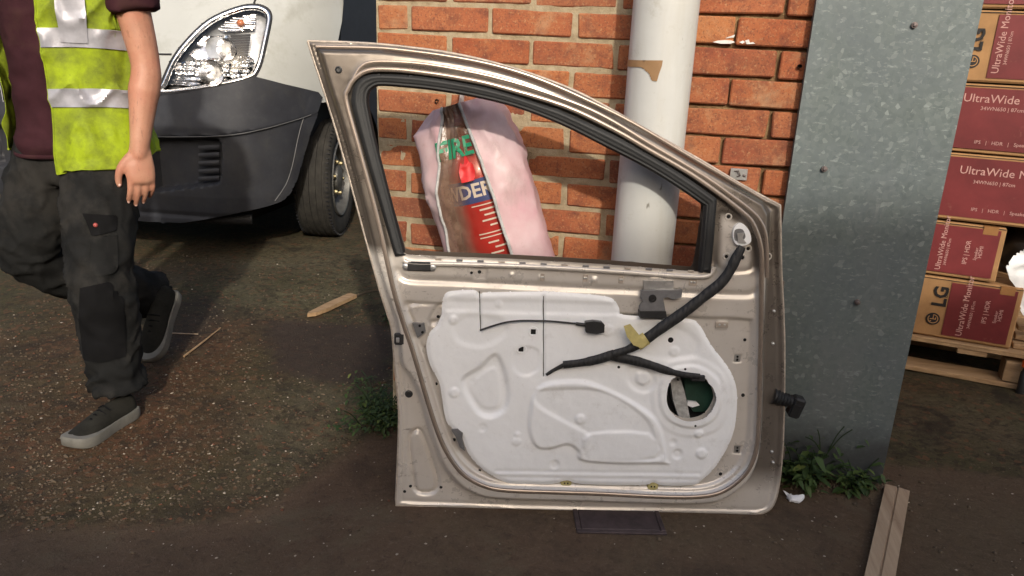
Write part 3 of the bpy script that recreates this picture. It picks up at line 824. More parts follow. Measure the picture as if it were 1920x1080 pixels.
grime = np.clip(np.interp(col + .10 * fbm(Vb * 14, 3, 5), [0, .22, .38, .52, 1.0], [.88, .84, .62, .14, .05]) + .5 * np.clip((row - .80) / .12, 0, 1) + .25 * np.clip((.42 - row) / .1, 0, 1), 0, 1)
ga = wme.attributes.new('grime', 'FLOAT', 'POINT'); ga.data.foreach_set('value', grime.astype(np.float32))
part('clear_window', wme, M_VINYL, cover)
for k_ in (0, 1):
    pts = [bag_p(wa(t)[k_], bag_r(wa(t)[k_], t) + .002, t) for t in ts]
    part('edge_piping', MB().tube(pts, .0042, 8).me('edge_piping', True), M_PIPING, cover)
def wrap_cover(body, size, a_mid, t, material, name):
    me = text_mesh(body, size, Matrix.Identity(4), .0002, 'CENTER', bold=.002)
    W = []
    for x, y, z in verts(me):
        a = a_mid + x / .105; W.append(bag_p(a, bag_r(a, t + y) + .0022 + z, t + y))
    set_verts(me, np.array(W)); return part(name, me, material, cover)
wrap_cover('FIRE', .066, -.22, .800, M_PRINTG, 'lettering')
fl = [(-.03, .60), (.03, .60), (.042, .63), (.036, .66), (.03, .645), (.02, .675), (.005, .70), (.0, .67), (-.012, .655), (-.018, .668), (-.032, .64)]
V, F = grid_region(np.array(fl), [], .006)
part('flame_print', mesh_np('flame_print', np.array([bag_p(.0 + x / .13, bag_r(.0 + x / .13, t_) + .0022, t_) for x, t_ in (V - (0, .65)) * .75 + (0, .752)]), F), M_PRINTR, cover)
tip = B0 + bax * (BL_ - .02)
part('hanging_strap', MB().tube([tip, tip + (.0, .03, .06), tip + (.0, .085, .12)], .022, 8, flat=(1, .15)).me('hanging_strap', True), M_PIPING, cover)
# ================================================================== car door
D0 = on_ground(742, 948); D1 = on_ground(1440, 964)
LEAN = math.radians(6.0)
EA = (D1 - D0) / np.linalg.norm(D1 - D0)
_back = np.array([-EA[1], EA[0], 0.0])                      # horizontal, towards the wall
EB = math.cos(LEAN) * np.array([0, 0, 1.0]) + math.sin(LEAN) * _back
EN = np.cross(EA, EB)                                       # towards the camera
D0 = D0 + np.array([0, 0, .004])
def dw(a, b, n): return D0 + EA * a + EB * b + EN * n
def dpx(pts, n=0.0):
    out = []
    for x, y in pts:
        p = on_plane(x, y, D0 + EN * n, EN) - D0; out.append((p @ EA, p @ EB))
    return np.array(out)
def dworld(V, n):
    n = np.broadcast_to(n, (len(V),))
    return D0 + V[:, :1] * EA + V[:, 1:2] * EB + n[:, None] * EN

SH = .030
outline = np.concatenate([
    smooth(dpx([(577, 77), (640, 79), (700, 82), (760, 88), (830, 97), (900, 111), (960, 127), (1020, 147), (1080, 171), (1140, 202), (1200, 236), (1260, 270), (1320, 304), (1380, 340), (1430, 368), (1463, 385)]), 4)[:-1],
    smooth(dpx([(1463, 385), (1464, 430), (1465, 500), (1468, 560), (1471, 640), (1471, 700), (1470, 780), (1467, 850), (1462, 900), (1456, 932), (1446, 953), (1428, 963), (1400, 965)]), 3)[:-1],
    smooth(dpx([(1400, 965), (1300, 963), (1150, 960), (1000, 957), (850, 952), (742, 948)]), 2)[:-1],
    smooth(dpx([(742, 948), (744, 900), (747, 830), (748, 770), (742, 705), (738, 655), (734, 615), (726, 588), (714, 550), (704, 515), (697, 490), (689, 460), (660, 352), (631, 247), (604, 160), (590, 118)]), 3)])
shell = np.concatenate([
    smooth(dpx([(588, 86), (640, 88), (690, 89), (738, 92), (838, 105), (929, 123), (1020, 152), (1131, 202), (1200, 238), (1280, 285), (1340, 320), (1400, 355), (1436, 376)], SH), 3),
    smooth(dpx([(1448, 400), (1447, 470), (1443, 529), (1440, 588), (1437, 660), (1436, 754), (1432, 836), (1422, 880), (1403, 912), (1365, 940), (1328, 951), (1249, 952), (1120, 948), (983, 944), (914, 940), (876, 926), (851, 907), (826, 874), (806, 822), (790, 765), (770, 715), (749, 685), (744, 640), (738, 605), (728, 575), (718, 545), (706, 505), (698, 478), (672, 372), (640, 252), (612, 165)], SH), 3)])
R_in = smooth(dpx([(649, 190), (672, 275), (698, 371), (715, 440), (737, 540), (756, 605), (775, 662), (804, 760), (826, 824), (848, 865), (873, 893), (908, 912), (952, 920), (1060, 924), (1120, 926), (1249, 932), (1318, 931), (1359, 920), (1394, 893), (1413, 861), (1422, 811), (1425, 691), (1427, 618), (1428, 529), (1428, 470), (1415, 425), (1394, 399), (1330, 350), (1280, 317), (1215, 280), (1153, 244), (1058, 199), (931, 161), (860, 146), (786, 135), (730, 130), (690, 132), (665, 147), (652, 168)], SH), 4, True)
ridge2 = smooth(dpx([(662, 150), (674, 128), (694, 117), (738, 116), (800, 121), (870, 133), (929, 146), (1000, 166), (1093, 200), (1153, 230), (1215, 268), (1280, 306), (1330, 337), (1366, 363), (1407, 394), (1427, 417), (1437, 450), (1438, 520)], SH), 4)
win = np.concatenate([
    smooth(dpx([(755, 473), (725, 359), (715, 320), (700, 262), (690, 215), (686, 190), (688, 172), (698, 161), (715, 156), (760, 159), (809, 164), (883, 176), (969, 197), (1055, 230), (1137, 271), (1216, 312), (1280, 352), (1325, 384)], .02), 4),
    dpx([(1322, 420), (1314, 510), (1250, 505), (1137, 496), (1037, 490), (945, 485), (858, 482), (790, 479), (765, 478)], .02)])
seal_o = np.concatenate([
    smooth(dpx([(741, 480), (709, 371), (685, 290), (662, 207), (660, 180), (666, 158), (684, 143), (715, 139), (786, 143), (860, 154), (931, 169), (1027, 199), (1058, 210), (1153, 254), (1215, 289), (1280, 328), (1343, 372)], .02), 4),
    dpx([(1338, 440), (1331, 512), (1313, 507), (1250, 502), (1137, 493), (1037, 487), (945, 482), (858, 479), (770, 476)], .02)])
spk = smooth(dpx([(1248, 742), (1253, 716), (1268, 703), (1290, 698), (1308, 700), (1322, 708), (1326, 716), (1334, 724), (1340, 742), (1339, 752), (1331, 768), (1318, 781), (1298, 787), (1280, 786), (1262, 776), (1251, 760)], .02), 3, True)
belt = smooth(dpx([(757, 488), (775, 494), (850, 495), (945, 498), (1037, 502), (1137, 508), (1250, 516), (1312, 519), (1332, 514), (1338, 500)], .02), 4)
groove = smooth(dpx([(746, 508), (756, 520), (775, 525), (848, 528), (1000, 536), (1100, 541), (1189, 545), (1278, 549), (1352, 552), (1405, 553), (1420, 545)], .02), 4)
lower_in = smooth(dpx([(757, 568), (790, 567), (830, 569), (1000, 578), (1168, 588), (1250, 591), (1330, 595), (1400, 598), (1414, 612), (1412, 700), (1408, 810), (1396, 860), (1370, 893), (1325, 915), (1250, 917), (1100, 912), (955, 906), (905, 893), (872, 870), (848, 835), (822, 760), (795, 672), (770, 610)], .02), 4, True)
pocket = smooth(dpx([(1348, 400), (1372, 402), (1400, 425), (1416, 460), (1418, 495), (1402, 512), (1350, 508), (1343, 470)], .02), 3, True)
tri_plate = smooth(dpx([(768, 830), (775, 810), (790, 812), (812, 870), (820, 905), (812, 922), (790, 924), (778, 915), (772, 880)], 0), 4, True)
latch_hole = dpx([(739, 627), (760, 626), (764, 645), (758, 651), (742, 650)], .02)
hang = smooth(dpx([(768, 575), (832, 575), (824, 600), (806, 606), (800, 650), (786, 640), (778, 605)], .02), 3, True)
recessL = smooth(dpx([(820, 572), (836, 574), (830, 600), (815, 612), (803, 606), (806, 594)], .02), 3, True)

V, F = grid_region(outline, [win, spk], .0034)
sd1 = sdp(V, shell); sdo = sdp(V, outline); sdR = sdp(V, R_in)
d2 = line_dist(V, ridge2); db = line_dist(V, belt); dg = line_dist(V, groove)
sdl = sdp(V, lower_in); sdk = sdp(V, pocket); sdt = sdp(V, tri_plate); sdh = sdp(V, hang); srl = sdp(V, recessL)
H = SH * S(sd1 + .004, .020)
H += .0030 * np.exp(-((sdo + .007) / .0035) ** 2) - .0018 * np.exp(-((sdo + .015) / .004) ** 2)        # hem
H += -.013 * S(sdR + .005, .014)
H += .0020 * np.exp(-(d2 / .009) ** 2)
H += .0025 * np.exp(-(db / .008) ** 2) - .0055 * np.exp(-(dg / .0085) ** 2)
H += -.009 * S(sdl + .003, .012)
H += -.004 * S(sdk, .012)
H += -.0085 * np.exp(-((np.abs(sdt) - .0) / .0052) ** 2)
H += .006 * S(sdh, .008) - .006 * S(srl, .010)
H += .0012 * fbm(V * 7, 3, 5) * S(sd1, .02) + .0005 * fbm(V * 26, 2, 8)
for x, y, rx, a in ((1386, 675, .018, -.004), (1386, 847, .020, -.004), (1356, 611, .022, .003), (900, 512, .030, -.0035), (1230, 531, .030, .004), (1115, 525, .012, .004), (1015, 520, .010, .003), (960, 516, .010, .003), (1395, 745, .012, .002), (850, 827, .014, .002)):
    c_ = dpx([(x, y)], .02)[0]; dd = np.maximum(np.abs(V[:, 0] - c_[0]) - rx * .55, np.abs(V[:, 1] - c_[1]) - rx * .5)
    H += a * S(dd, .006)
me = mesh_np('inner_panel', dworld(V, H), F)
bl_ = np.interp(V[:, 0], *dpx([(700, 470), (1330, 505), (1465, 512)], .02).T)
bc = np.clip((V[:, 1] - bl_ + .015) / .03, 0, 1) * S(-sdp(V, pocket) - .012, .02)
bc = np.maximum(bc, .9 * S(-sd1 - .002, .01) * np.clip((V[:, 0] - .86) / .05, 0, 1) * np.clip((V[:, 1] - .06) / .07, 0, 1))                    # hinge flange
a_ = me.attributes.new('dark_tone', 'FLOAT', 'POINT'); a_.data.foreach_set('value', bc.astype(np.float32))
door = empty('car_door', tuple(D0 + EA * .45), 'stripped champagne car door leaning on the white pipe, its inner side facing out', 'car door')
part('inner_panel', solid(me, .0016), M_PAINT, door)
from mathutils.kdtree import KDTree
kd = KDTree(len(V))
for i, p in enumerate(V): kd.insert((p[0], p[1], 0), i)
kd.balance()
def dh(ab): return float(H[kd.find((ab[0], ab[1], 0))[1]])

# pressed beads that catch the light
def bead(pl, n_, r_, name, flat=(1, .6), closed=False, mt=None):
    pl = np.vstack([pl, pl[:1]]) if closed else pl
    return part(name, MB().tube([dw(p[0], p[1], n_) for p in pl], r_, 10, not closed, flat, ref=EN if flat[0] < flat[1] else EA).me(name, True), mt or M_BEAD, door)
bead(R_in, .0290, .0060, 'pressed_bead', (.75, 1), True)
bead(ridge2, .0292, .0056, 'pressed_bead', (.75, 1))
bead(smooth(dpx([(592, 87), (640, 88), (690, 89), (738, 92), (838, 105), (929, 123), (1020, 152), (1131, 202), (1200, 238), (1280, 285), (1340, 320), (1400, 355), (1440, 379)], SH), 5), .0262, .0044, 'pressed_bead', (.8, 1))
bead(belt, .0215, .0062, 'belt_bead', (.8, 1), mt=M_PAINT)
# outer skin bulging towards the wall
grow = outline.copy(); cen = grow.mean(0)
V2, F2 = grid_region(grow, [win], .010)
so2 = sdp(V2, grow); bel = np.clip(V2[:, 1] / .62, 0, 1)
n2 = -.0035 - .052 * np.sin(np.clip(V2[:, 1] / .75, 0, 1) * math.pi) ** .8 * S(so2 + .05, .10) - .006 * S(so2 + .01, .02) - .018 * S(so2 + .03, .05) * (V2[:, 1] > .55)
part('outer_skin', solid(mesh_np('outer_skin', dworld(V2, n2), F2[:, ::-1]), .0014), M_PAINT_O, door)
# rolled hem round the outline
hemp = np.array([dw(p[0], p[1], -.002) for p in np.vstack([outline, outline[:1]])])
part('hem_flange', MB().tube(hemp, .0032, 8, False, ref=EN).me('hem_flange', True), M_HEM, door)
# window seal
V3, F3 = grid_region(seal_o, [win], .0026)
si = -sdp(V3, win); so = -sdp(V3, seal_o); di = np.minimum(np.abs(si), .2); wdt = np.abs(si) + np.abs(so) + 1e-6; tt = np.abs(si) / wdt
n3 = .0260 + .006 * np.sin(np.clip(tt, 0, 1) * math.pi) - .0022 * np.exp(-((tt - .42) / .14) ** 2)
sl_ = part('window_seal', mesh_np('window_seal', dworld(V3, n3), F3), M_RUBBER, door)
part('seal_lip', MB().tube([dw(p[0], p[1], .016) for p in win[:71]], .0125, 10, True, (.5, 1), ref=EA).me('seal_lip', True), M_RUBBER, sl_)

# white sound-deadening membrane
memb = np.concatenate([smooth(dpx([(828, 590), (829, 565), (836, 550), (850, 546), (880, 544), (892, 545), (899, 552)], .024), 3), smooth(dpx([(905, 549), (1000, 547), (1060, 549), (1100, 552), (1140, 557), (1154, 565), (1162, 579), (1170, 591), (1242, 594), (1295, 599), (1313, 610), (1334, 647), (1366, 689), (1380, 721), (1383, 755), (1378, 805), (1362, 846), (1340, 880), (1312, 906), (1295, 911), (1245, 912), (1225, 906), (1205, 911), (1091, 909), (1064, 902), (1035, 909), (983, 909), (946, 905), (903, 880), (877, 850), (866, 822), (850, 806), (836, 790), (828, 742), (823, 717), (806, 685), (799, 650), (805, 625), (820, 609)], .024), 3)])
V4, F4 = grid_region(memb, [spk], .0032)
N4 = .0235 + .0018 * fbm(V4 * 9, 3, 91) + .0007 * fbm(V4 * 30, 3, 95)
def emb(pts, hgt, w, n=4): return hgt * S(sdp(V4, smooth(dpx(pts, .024), n, True)), w)
N4 += emb([(868, 715), (900, 690), (928, 666), (944, 690), (953, 735), (945, 770), (915, 782), (890, 765)], -.0085, .016)
N4 += emb([(884, 722), (925, 690), (938, 720), (936, 762), (908, 766), (892, 748)], .003, .012)
N4 += emb([(1000, 742), (1015, 724), (1040, 716), (1095, 715), (1150, 736), (1210, 770), (1236, 800), (1248, 862), (1240, 868), (1100, 864), (1085, 845), (1065, 832), (1030, 840), (1005, 835), (992, 800)], .0085, .012)
N4 += emb([(1000, 738), (1020, 729), (1128, 731), (1205, 778), (1228, 820), (1237, 858), (1110, 858), (1098, 842), (1104, 815), (1060, 790), (1010, 760)], -.0045, .012)
N4 += emb([(1103, 812), (1215, 812), (1228, 856), (1112, 858), (1098, 845)], .0040, .010, 3)
N4 += emb([(880, 590), (940, 600), (950, 625), (905, 650), (860, 640), (850, 610)], -.0035, .02)
N4 += emb([(967, 660), (990, 650), (1010, 660), (1012, 690), (985, 705), (962, 690)], -.0030, .012)
N4 += emb([(1180, 690), (1200, 688), (1222, 700), (1230, 720), (1212, 736), (1190, 730), (1176, 712)], -.0040, .012) + emb([(1196, 700), (1214, 700), (1220, 712), (1208, 722), (1194, 716)], .0055, .010)
N4 += emb([(1236, 742), (1242, 708), (1268, 688), (1308, 686), (1344, 710), (1352, 745), (1340, 782), (1308, 800), (1270, 796), (1244, 776)], .0050, .010)
N4 += emb([(1222, 742), (1232, 700), (1262, 676), (1310, 672), (1356, 702), (1366, 750), (1350, 800), (1306, 818), (1262, 812), (1232, 786)], .0030, .014)
N4 += emb([(830, 582), (1140, 590), (1160, 583), (1155, 570), (840, 562)], -.0028, .014, 2)
N4 += emb([(1195, 612), (1270, 612), (1310, 640), (1300, 668), (1262, 674), (1200, 665)], -.0030, .018)
for x, y, r_, a in ((850, 600, .010, .003), (852, 736, .012, .003), (905, 802, .010, -.0022), (968, 828, .010, .003), (970, 815, .006, .003), (1040, 872, .011, -.003), (1310, 813, .010, .004), (1315, 850, .013, .004), (1088, 785, .012, .004), (1140, 620, .014, .002), (935, 570, .008, .002), (1265, 660, .012, .003), (1270, 852, .012, -.004), (1262, 830, .008, -.003)):
    c_ = dpx([(x, y)], .024)[0]; N4 += a * S(np.hypot(*(V4 - c_).T) - r_, .008)
for y_, a in ((887, -.0012), (893, .0012), (899, -.0009)):
    ln = dpx([(930, y_ - 4), (1310, y_ + 1)], .024); N4 += a * np.exp(-(line_dist(V4, ln) / .004) ** 2)
s4 = sdp(V4, memb); N4 -= .004 * np.exp(-(s4 / .006) ** 2)
for ln in (dpx([(899, 548), (901, 622)], .024), dpx([(1019, 556), (1019, 704)], .024)):
    N4 -= .004 * np.exp(-(line_dist(V4, ln) / .0028) ** 2)
mroot = part('membrane', solid(mesh_np('membrane', dworld(V4, N4), F4), .0015), M_MEMB, door, label='white sound deadening sheet over the door cavity')
kd4 = KDTree(len(V4))
for i, p in enumerate(V4): kd4.insert((p[0], p[1], 0), i)
kd4.balance()
def mh(ab): return float(N4[kd4.find((ab[0], ab[1], 0))[1]])
for pts in ([(899, 547), (900, 585), (901, 622)], [(1019, 556), (1019, 630), (1019, 706)]):
    q = smooth(dpx(pts, .024), 6)
    part('membrane_slit', MB().tube([dw(p[0], p[1], mh(p) + .0004) for p in q], .0011, 6).me('membrane_slit'), M_HOLE, mroot)

def disc_me(ab, n, r, sides=16, h_=.0012):
    return MB().lathe([(.0001, h_), (r * .8, h_), (r, h_ * .3), (r, -.004)], dw(ab[0], ab[1], n), EN, sides)
# dark fixing holes
for x, y, r_ in ((821, 596, .0042), (817, 723, .0042), (851, 828, .0045), (899, 887, .0045), (1354, 893, .0048), (1396, 744, .0048), (1400, 640, .0042), (1368, 407, .0042), (1405, 467, .0042), (1364, 482, .0042), (1443, 482, .0042), (1394, 484, .0050), (1160, 688, .0036), (1270, 710, .003), (1302, 796, .003), (1283, 690, .003), (768, 919, .004), (757, 929, .004), (826, 921, .004), (899, 511, .0045), (884, 512, .0035), (1238, 533, .0045), (1218, 534, .003), (1258, 638, .007)):
    ab = dpx([(x, y)], .022)[0]; on_m = inside(np.array([ab]), memb)[0]; n_ = (mh(ab) if on_m else dh(ab))
    part('fixing_hole', disc_me(ab, n_, r_, 12, .0009).me('fixing_hole'), M_HOLE, door)
for x, y in ((1368, 407), (1405, 467), (1364, 482), (1394, 484), (1443, 482)):
    ab = dpx([(x, y)], .022)[0]; n_ = dh(ab)
    part('collar', MB().lathe([(.0055, .0006), (.0062, .002), (.0085, .002), (.0095, 0)], dw(ab[0], ab[1], n_), EN, 18).me('collar', True), M_PAINT, door)
for x, y in ((1000, 622), (977, 655)):
    ab = dpx([(x, y)], .024)[0]; n_ = mh(ab)
    part('square_hole', MB().box(dw(ab[0], ab[1], n_), (.012, .012, .003), R=np.column_stack([EA, EB, EN])).me('square_hole'), M_HOLE, door)
    part('clip_ring', MB().lathe([(.0085, .0), (.0095, .002), (.0125, .002), (.014, -.001)], dw(ab[0], ab[1], n_), EN, 18).me('clip_ring', True), M_MEMB, door)
# round rubber plugs
for x, y, r_ in ((638, 132, .008), (766, 741, .0095)):
    ab = dpx([(x, y)], .01)[0]; n_ = dh(ab)
    part('rubber_plug', MB().lathe([(.0001, .001), (r_ * .55, .0012), (r_ * .7, .003), (r_, .002), (r_ * 1.05, -.002)], dw(ab[0], ab[1], n_), EN, 20).me('rubber_plug', True), M_PLASTIC, door)
# oval slotted inserts in the front edge
for x, y in ((1386, 675), (1386, 847)):
    ab = dpx([(x, y)], .022)[0]; n_ = dh(ab)
    pl = part('slot_plate', MB().box(dw(ab[0], ab[1], n_ + .001), (.017, .024, .003), R=np.column_stack([EA, EB, EN]), bev=.001).me('slot_plate'), M_STEEL, door)
    part('slot', MB().lathe([(.0001, .003), (.003, .003), (.003, 0)], dw(ab[0], ab[1] + .004, n_), EN, 10).lathe([(.0001, .003), (.0035, .003), (.0035, 0)], dw(ab[0], ab[1] - .004, n_), EN, 10).me('slot'), M_HOLE, pl)
# spot welded tabs
for x, y, w_, h_ in ((1356, 611, .032, .014), (1300, 530, .020, .016), (1165, 525, .012, .018), (1098, 522, .012, .018), (1017, 520, .010, .018)):
    ab = dpx([(x, y)], .022)[0]; n_ = dh(ab)
    tb = part('welded_tab', MB().box(dw(ab[0], ab[1], n_ + .0008), (w_, h_, .0016), R=np.column_stack([EA, EB, EN]), bev=.0006).me('welded_tab'), M_HEM, door)
    part('weld_spot', MB().lathe([(.0001, .0006), (.0022, .0003), (.003, 0)], dw(ab[0] + w_ * .2, ab[1], n_ + .0017), EN, 8).lathe([(.0001, .0006), (.0022, .0003), (.003, 0)], dw(ab[0] - w_ * .2, ab[1], n_ + .0017), EN, 8).me('weld_spot'), M_STEEL, tb)
# black catch with two screws by the belt line
ab = dpx([(786, 499)], .022)[0]; n_ = dh(ab)
cp_ = part('belt_catch', MB().box(dw(ab[0], ab[1], n_ + .004), (.058, .022, .008), R=np.column_stack([EA, EB, EN]), bev=.002).me('belt_catch'), M_PLASTIC, door)
for dx in (-.032, .032):
    part('screw', MB().lathe([(.0001, .002), (.003, .0022), (.0075, .0012), (.0085, 0)], dw(ab[0] + dx, ab[1] - .002, n_ + .006), EN, 14).me('screw', True), M_STEEL, cp_)
# clips along the belt
for k_ in range(13):
    x = 822 + k_ * 39.5; y = 486.5 + (x - 822) * .0475
    ab = dpx([(x, y)], .022)[0]
    part('belt_clip', MB().box(dw(ab[0], ab[1], dh(ab) + .001), (.0155, .0055, .004), R=np.column_stack([EA, EB, EN]), bev=.001).me('belt_clip'), M_BRKT if k_ % 3 else M_HEM, door)
# yellowed butyl tabs under the membrane
for x, y in ((1062, 908), (1225, 914)):
    ab = dpx([(x, y)], .022)[0]
    bt = part('butyl_tab', MB().lathe([(.0001, .001), (.011, .001), (.014, 0), (.014, -.006)], dw(ab[0], ab[1], dh(ab) + .004), EN, 16).me('butyl_tab', True), M_BUTYL, door)
    part('tab_slot', MB().box(dw(ab[0] - .004, ab[1], dh(ab) + .0048), (.004, .004, .002), R=np.column_stack([EA, EB, EN])).box(dw(ab[0] + .004, ab[1], dh(ab) + .0048), (.004, .004, .002), R=np.column_stack([EA, EB, EN])).me('tab_slot'), M_HOLE, bt)
# handle bracket
bk = dpx([(1203, 545), (1280, 544), (1278, 558), (1262, 562), (1252, 557), (1244, 560), (1250, 595), (1200, 592), (1200, 575), (1206, 566), (1202, 558)], .035)
brk = part('handle_bracket', MB().prism([tuple(p) for p in bk], .022, .034, dw).me('handle_bracket'), M_BRKT, door, label='grey pressed bracket for the inner handle')
ab = dpx([(1224, 560)], .036)[0]
part('bolt', MB().lathe([(.0001, .001), (.004, .001), (.004, .003), (.009, .003), (.010, 0)], dw(ab[0], ab[1], .034), EN, 16).me('bolt', True), M_PLASTIC, brk)
part('bracket_foot', MB().prism([tuple(p) for p in dpx([(1199, 583), (1248, 583), (1250, 596), (1200, 596)], .036)], .010, .040, dw).me('bracket_foot'), M_PLASTIC, brk)
ab = dpx([(1234, 533)], .03)[0]
part('bracket_plate', MB().prism([tuple(p) for p in dpx([(1208, 527), (1264, 528), (1264, 544), (1208, 543)], .03)], .018, .024, dw).me('bracket_plate'), M_STEEL, brk)
part('bolt', MB().lathe([(.0001, .001), (.003, .0005), (.006, .001), (.0065, -.001)], dw(*dpx([(1251, 532)], .03)[0], .025), EN, 14).me('bolt', True), M_STEEL, brk)
# latch, check-strap plate and striker
ab = dpx([(749, 636)], .03)[0]; n_ = dh(ab)
lt = part('latch_mouth', MB().box(dw(ab[0], ab[1], n_ + .001), (.026, .030, .010), R=np.column_stack([EA, EB, EN]), bev=.003).me('latch_mouth'), M_PLASTIC, door)
part('latch_claw', MB().box(dw(ab[0] - .004, ab[1] - .002, n_ + .006), (.008, .012, .004), R=np.column_stack([EA, EB, EN]), bev=.001).me('latch_claw'), M_STEEL, lt)
cs = part('strap_plate', MB().prism([tuple(p) for p in dpx([(773, 606), (795, 606), (798, 622), (783, 633)], .024)], .014, .0265, dw).me('strap_plate'), M_BRKT, door)
for x, y in ((787, 611), (792, 623)):
    part('bolt', MB().lathe([(.0001, .002), (.003, .002), (.0035, 0)], dw(*dpx([(x, y)], .027)[0], .0265), EN, 10).me('bolt', True), M_HOLE, cs)
# release cable with its hook
q = smooth(dpx([(900, 620), (925, 611), (950, 604), (975, 601), (1000, 601), (1030, 602), (1060, 605), (1100, 609)], .03), 6)
hn = np.linspace(0, 1, len(q)); cab = part('release_cable', MB().tube([dw(p[0], p[1], .026 + .006 * math.sin(math.pi * t_)) for p, t_ in zip(q, hn)], .0024, 8).me('release_cable', True), M_PLASTIC, door)
part('cable_sleeve', MB().tube([dw(*p, .031) for p in dpx([(1080, 607), (1104, 610)], .031)], .0042, 10).me('cable_sleeve', True), M_PLASTIC, cab)
part('cable_end', MB().prism([tuple(p) for p in dpx([(1097, 603), (1112, 601), (1128, 603), (1133, 608), (1132, 622), (1118, 625), (1098, 622)], .034)], .024, .042, dw).me('cable_end'), M_PLASTIC, cab)
# torn edge of the membrane
q = dpx([(846, 806), (858, 804), (868, 812), (866, 824), (872, 846), (862, 838), (854, 818)], .026)
part('torn_flap', MB().prism([tuple(p) for p in q], .020, .0275, dw).me('torn_flap'), M_BRKT, mroot, label='torn grey flap at the membrane edge')
# wiring harness
def harness(pts, rad, name, root, n0=.034, flat=(1, .62), mt=M_TAPE_BLK):
    q = smooth(dpx(pts, n0), 6); r = np.interp(np.linspace(0, 1, len(q)), np.linspace(0, 1, len(rad)), rad)
    r = r * (1 + .10 * np.array([float(fbm(np.array([i * .45, 3.1]), 2, 7)) for i in range(len(q))]))
    return part(name, MB().tube([dw(p[0], p[1], n0) for p in q], r, 10, True, flat, ref=EA).me(name, True), mt, root)
hs = harness([(1392, 462), (1380, 484), (1370, 505), (1352, 530), (1320, 556), (1280, 587), (1240, 615), (1205, 640), (1178, 655), (1150, 664)], [.009, .0125, .0135, .014, .014, .014, .014, .013, .010, .010], 'wiring_loom', door, .042, (1, .7))
harness([(1152, 664), (1120, 674), (1090, 680), (1056, 684)], [.012, .0115, .0105, .010], 'loom_branch', hs, .036)
harness([(1058, 684), (1040, 693), (1024, 703)], [.0055, .0045, .004], 'loom_tail', hs, .030)
harness([(1148, 668), (1180, 674), (1215, 683), (1245, 693), (1262, 698), (1285, 703), (1312, 706)], [.011, .0115, .0115, .0105, .008, .0075, .007], 'loom_branch', hs, .035)
part('loom_connector', MB().box(dw(*dpx([(1308, 708)], .03)[0], .028), (.034, .016, .018), R=np.column_stack([EA, EB, EN]), bev=.002).me('loom_connector'), M_PLASTIC, hs)
tpq = dpx([(1170, 612), (1182, 608), (1200, 630), (1214, 645), (1206, 654), (1188, 648), (1176, 632)], .058)
part('yellow_tape', MB().prism([tuple(p) for p in tpq], .0535, .0545, dw).me('yellow_tape'), M_YTAPE, hs, label='torn yellow tape round the loom')
part('tape_wrap', MB().tube([dw(*p, .042) for p in dpx([(1194, 646), (1212, 634)], .042)], .0172, 12, True, (1, .75), ref=EA).me('tape_wrap', True), M_YTAPE, hs)
# inside the speaker opening
ctr = dpx([(1293, 742)], .0)[0]
part('cavity_backing', MB().box(dw(ctr[0], ctr[1], -.045), (.16, .17, .004), R=np.column_stack([EA, EB, EN])).me('cavity_backing'), M_BLACK, door)
part('green_pad', MB().prism([tuple(p) for p in dpx([(1282, 700), (1340, 690), (1348, 770), (1300, 772), (1286, 745)], -.02)], -.04, -.018, dw).me('green_pad'), M_GREEN, door)
part('regulator_rail', MB().prism([tuple(p) for p in dpx([(1256, 704), (1272, 698), (1284, 735), (1294, 784), (1276, 790), (1262, 752)], -.006)], -.030, -.006, dw).me('regulator_rail'), M_SILVER, door)
part('regulator_clip', MB().prism([tuple(p) for p in dpx([(1290, 752), (1306, 754), (1312, 760), (1298, 764), (1288, 760)], -.01)], -.02, -.010, dw).me('regulator_clip'), M_MEMB, door)
# mirror opening
mo = smooth(dpx([(1378, 424), (1390, 418), (1404, 432), (1408, 452), (1396, 460), (1380, 458), (1374, 442)], .022), 4, True)
mo_ = part('mirror_opening', MB().prism([tuple(p) for p in mo], .008, .0235, dw).me('mirror_opening'), M_MEMB, door)
part('opening_shadow', MB().prism([tuple(p) for p in smooth(dpx([(1378, 432), (1392, 430), (1398, 444), (1390, 452), (1378, 450)], .025), 4, True)], .02, .0242, dw).me('opening_shadow'), M_BRKT, mo_)
part('opening_clip', MB().prism([tuple(p) for p in dpx([(1382, 438), (1396, 436), (1392, 446), (1400, 456), (1384, 455)], .027)], .022, .028, dw).me('opening_clip'), M_STEEL, mo_)
# hinges and the wiring boot on the leading edge
for x, y in ((1466, 540), (1468, 850)):
    ab = dpx([(x, y)], 0)[0]
    part('hinge_leaf', MB().box(dw(ab[0] - .008, ab[1], -.010), (.024, .055, .006), R=np.column_stack([EA, EB, EN]), bev=.002).box(dw(ab[0] + .003, ab[1], -.014), (.008, .035, .022), R=np.column_stack([EA, EB, EN]), bev=.002).me('hinge_leaf'), M_PAINT_O, door)
for x, y in ((1452, 584), (1450, 645), (1448, 848), (1450, 868)):
    ab = dpx([(x, y)], 0.005)[0]
    part('edge_bolt', MB().lathe([(.0001, .006), (.003, .0055), (.004, .004), (.004, -.002)], dw(ab[0], ab[1], dh(ab)), EN, 10).me('edge_bolt', True), M_STEEL, door)
b0 = np.array(dw(*dpx([(1448, 742)], 0.0)[0], .0)); b1 = np.array(dw(*dpx([(1482, 752)], 0.0)[0], .0))
prof = [(.020, 0)] + [((.017 if k_ % 2 else .021) - .0004 * k_, .0045 * (k_ + 1)) for k_ in range(12)]
boot = part('wiring_boot', MB().lathe(prof, b0, b1 - b0, 20).me('wiring_boot', True), M_RUBBER, door, label='ribbed black rubber wiring boot with a plug')
pc = np.array(dw(*dpx([(1492, 762)], 0)[0], .0))
part('plug_body', MB().box(pc, (.030, .034, .056), R=Euler((0, .25, .1)).to_matrix(), bev=.005).me('plug_body'), M_RUBBER, boot)
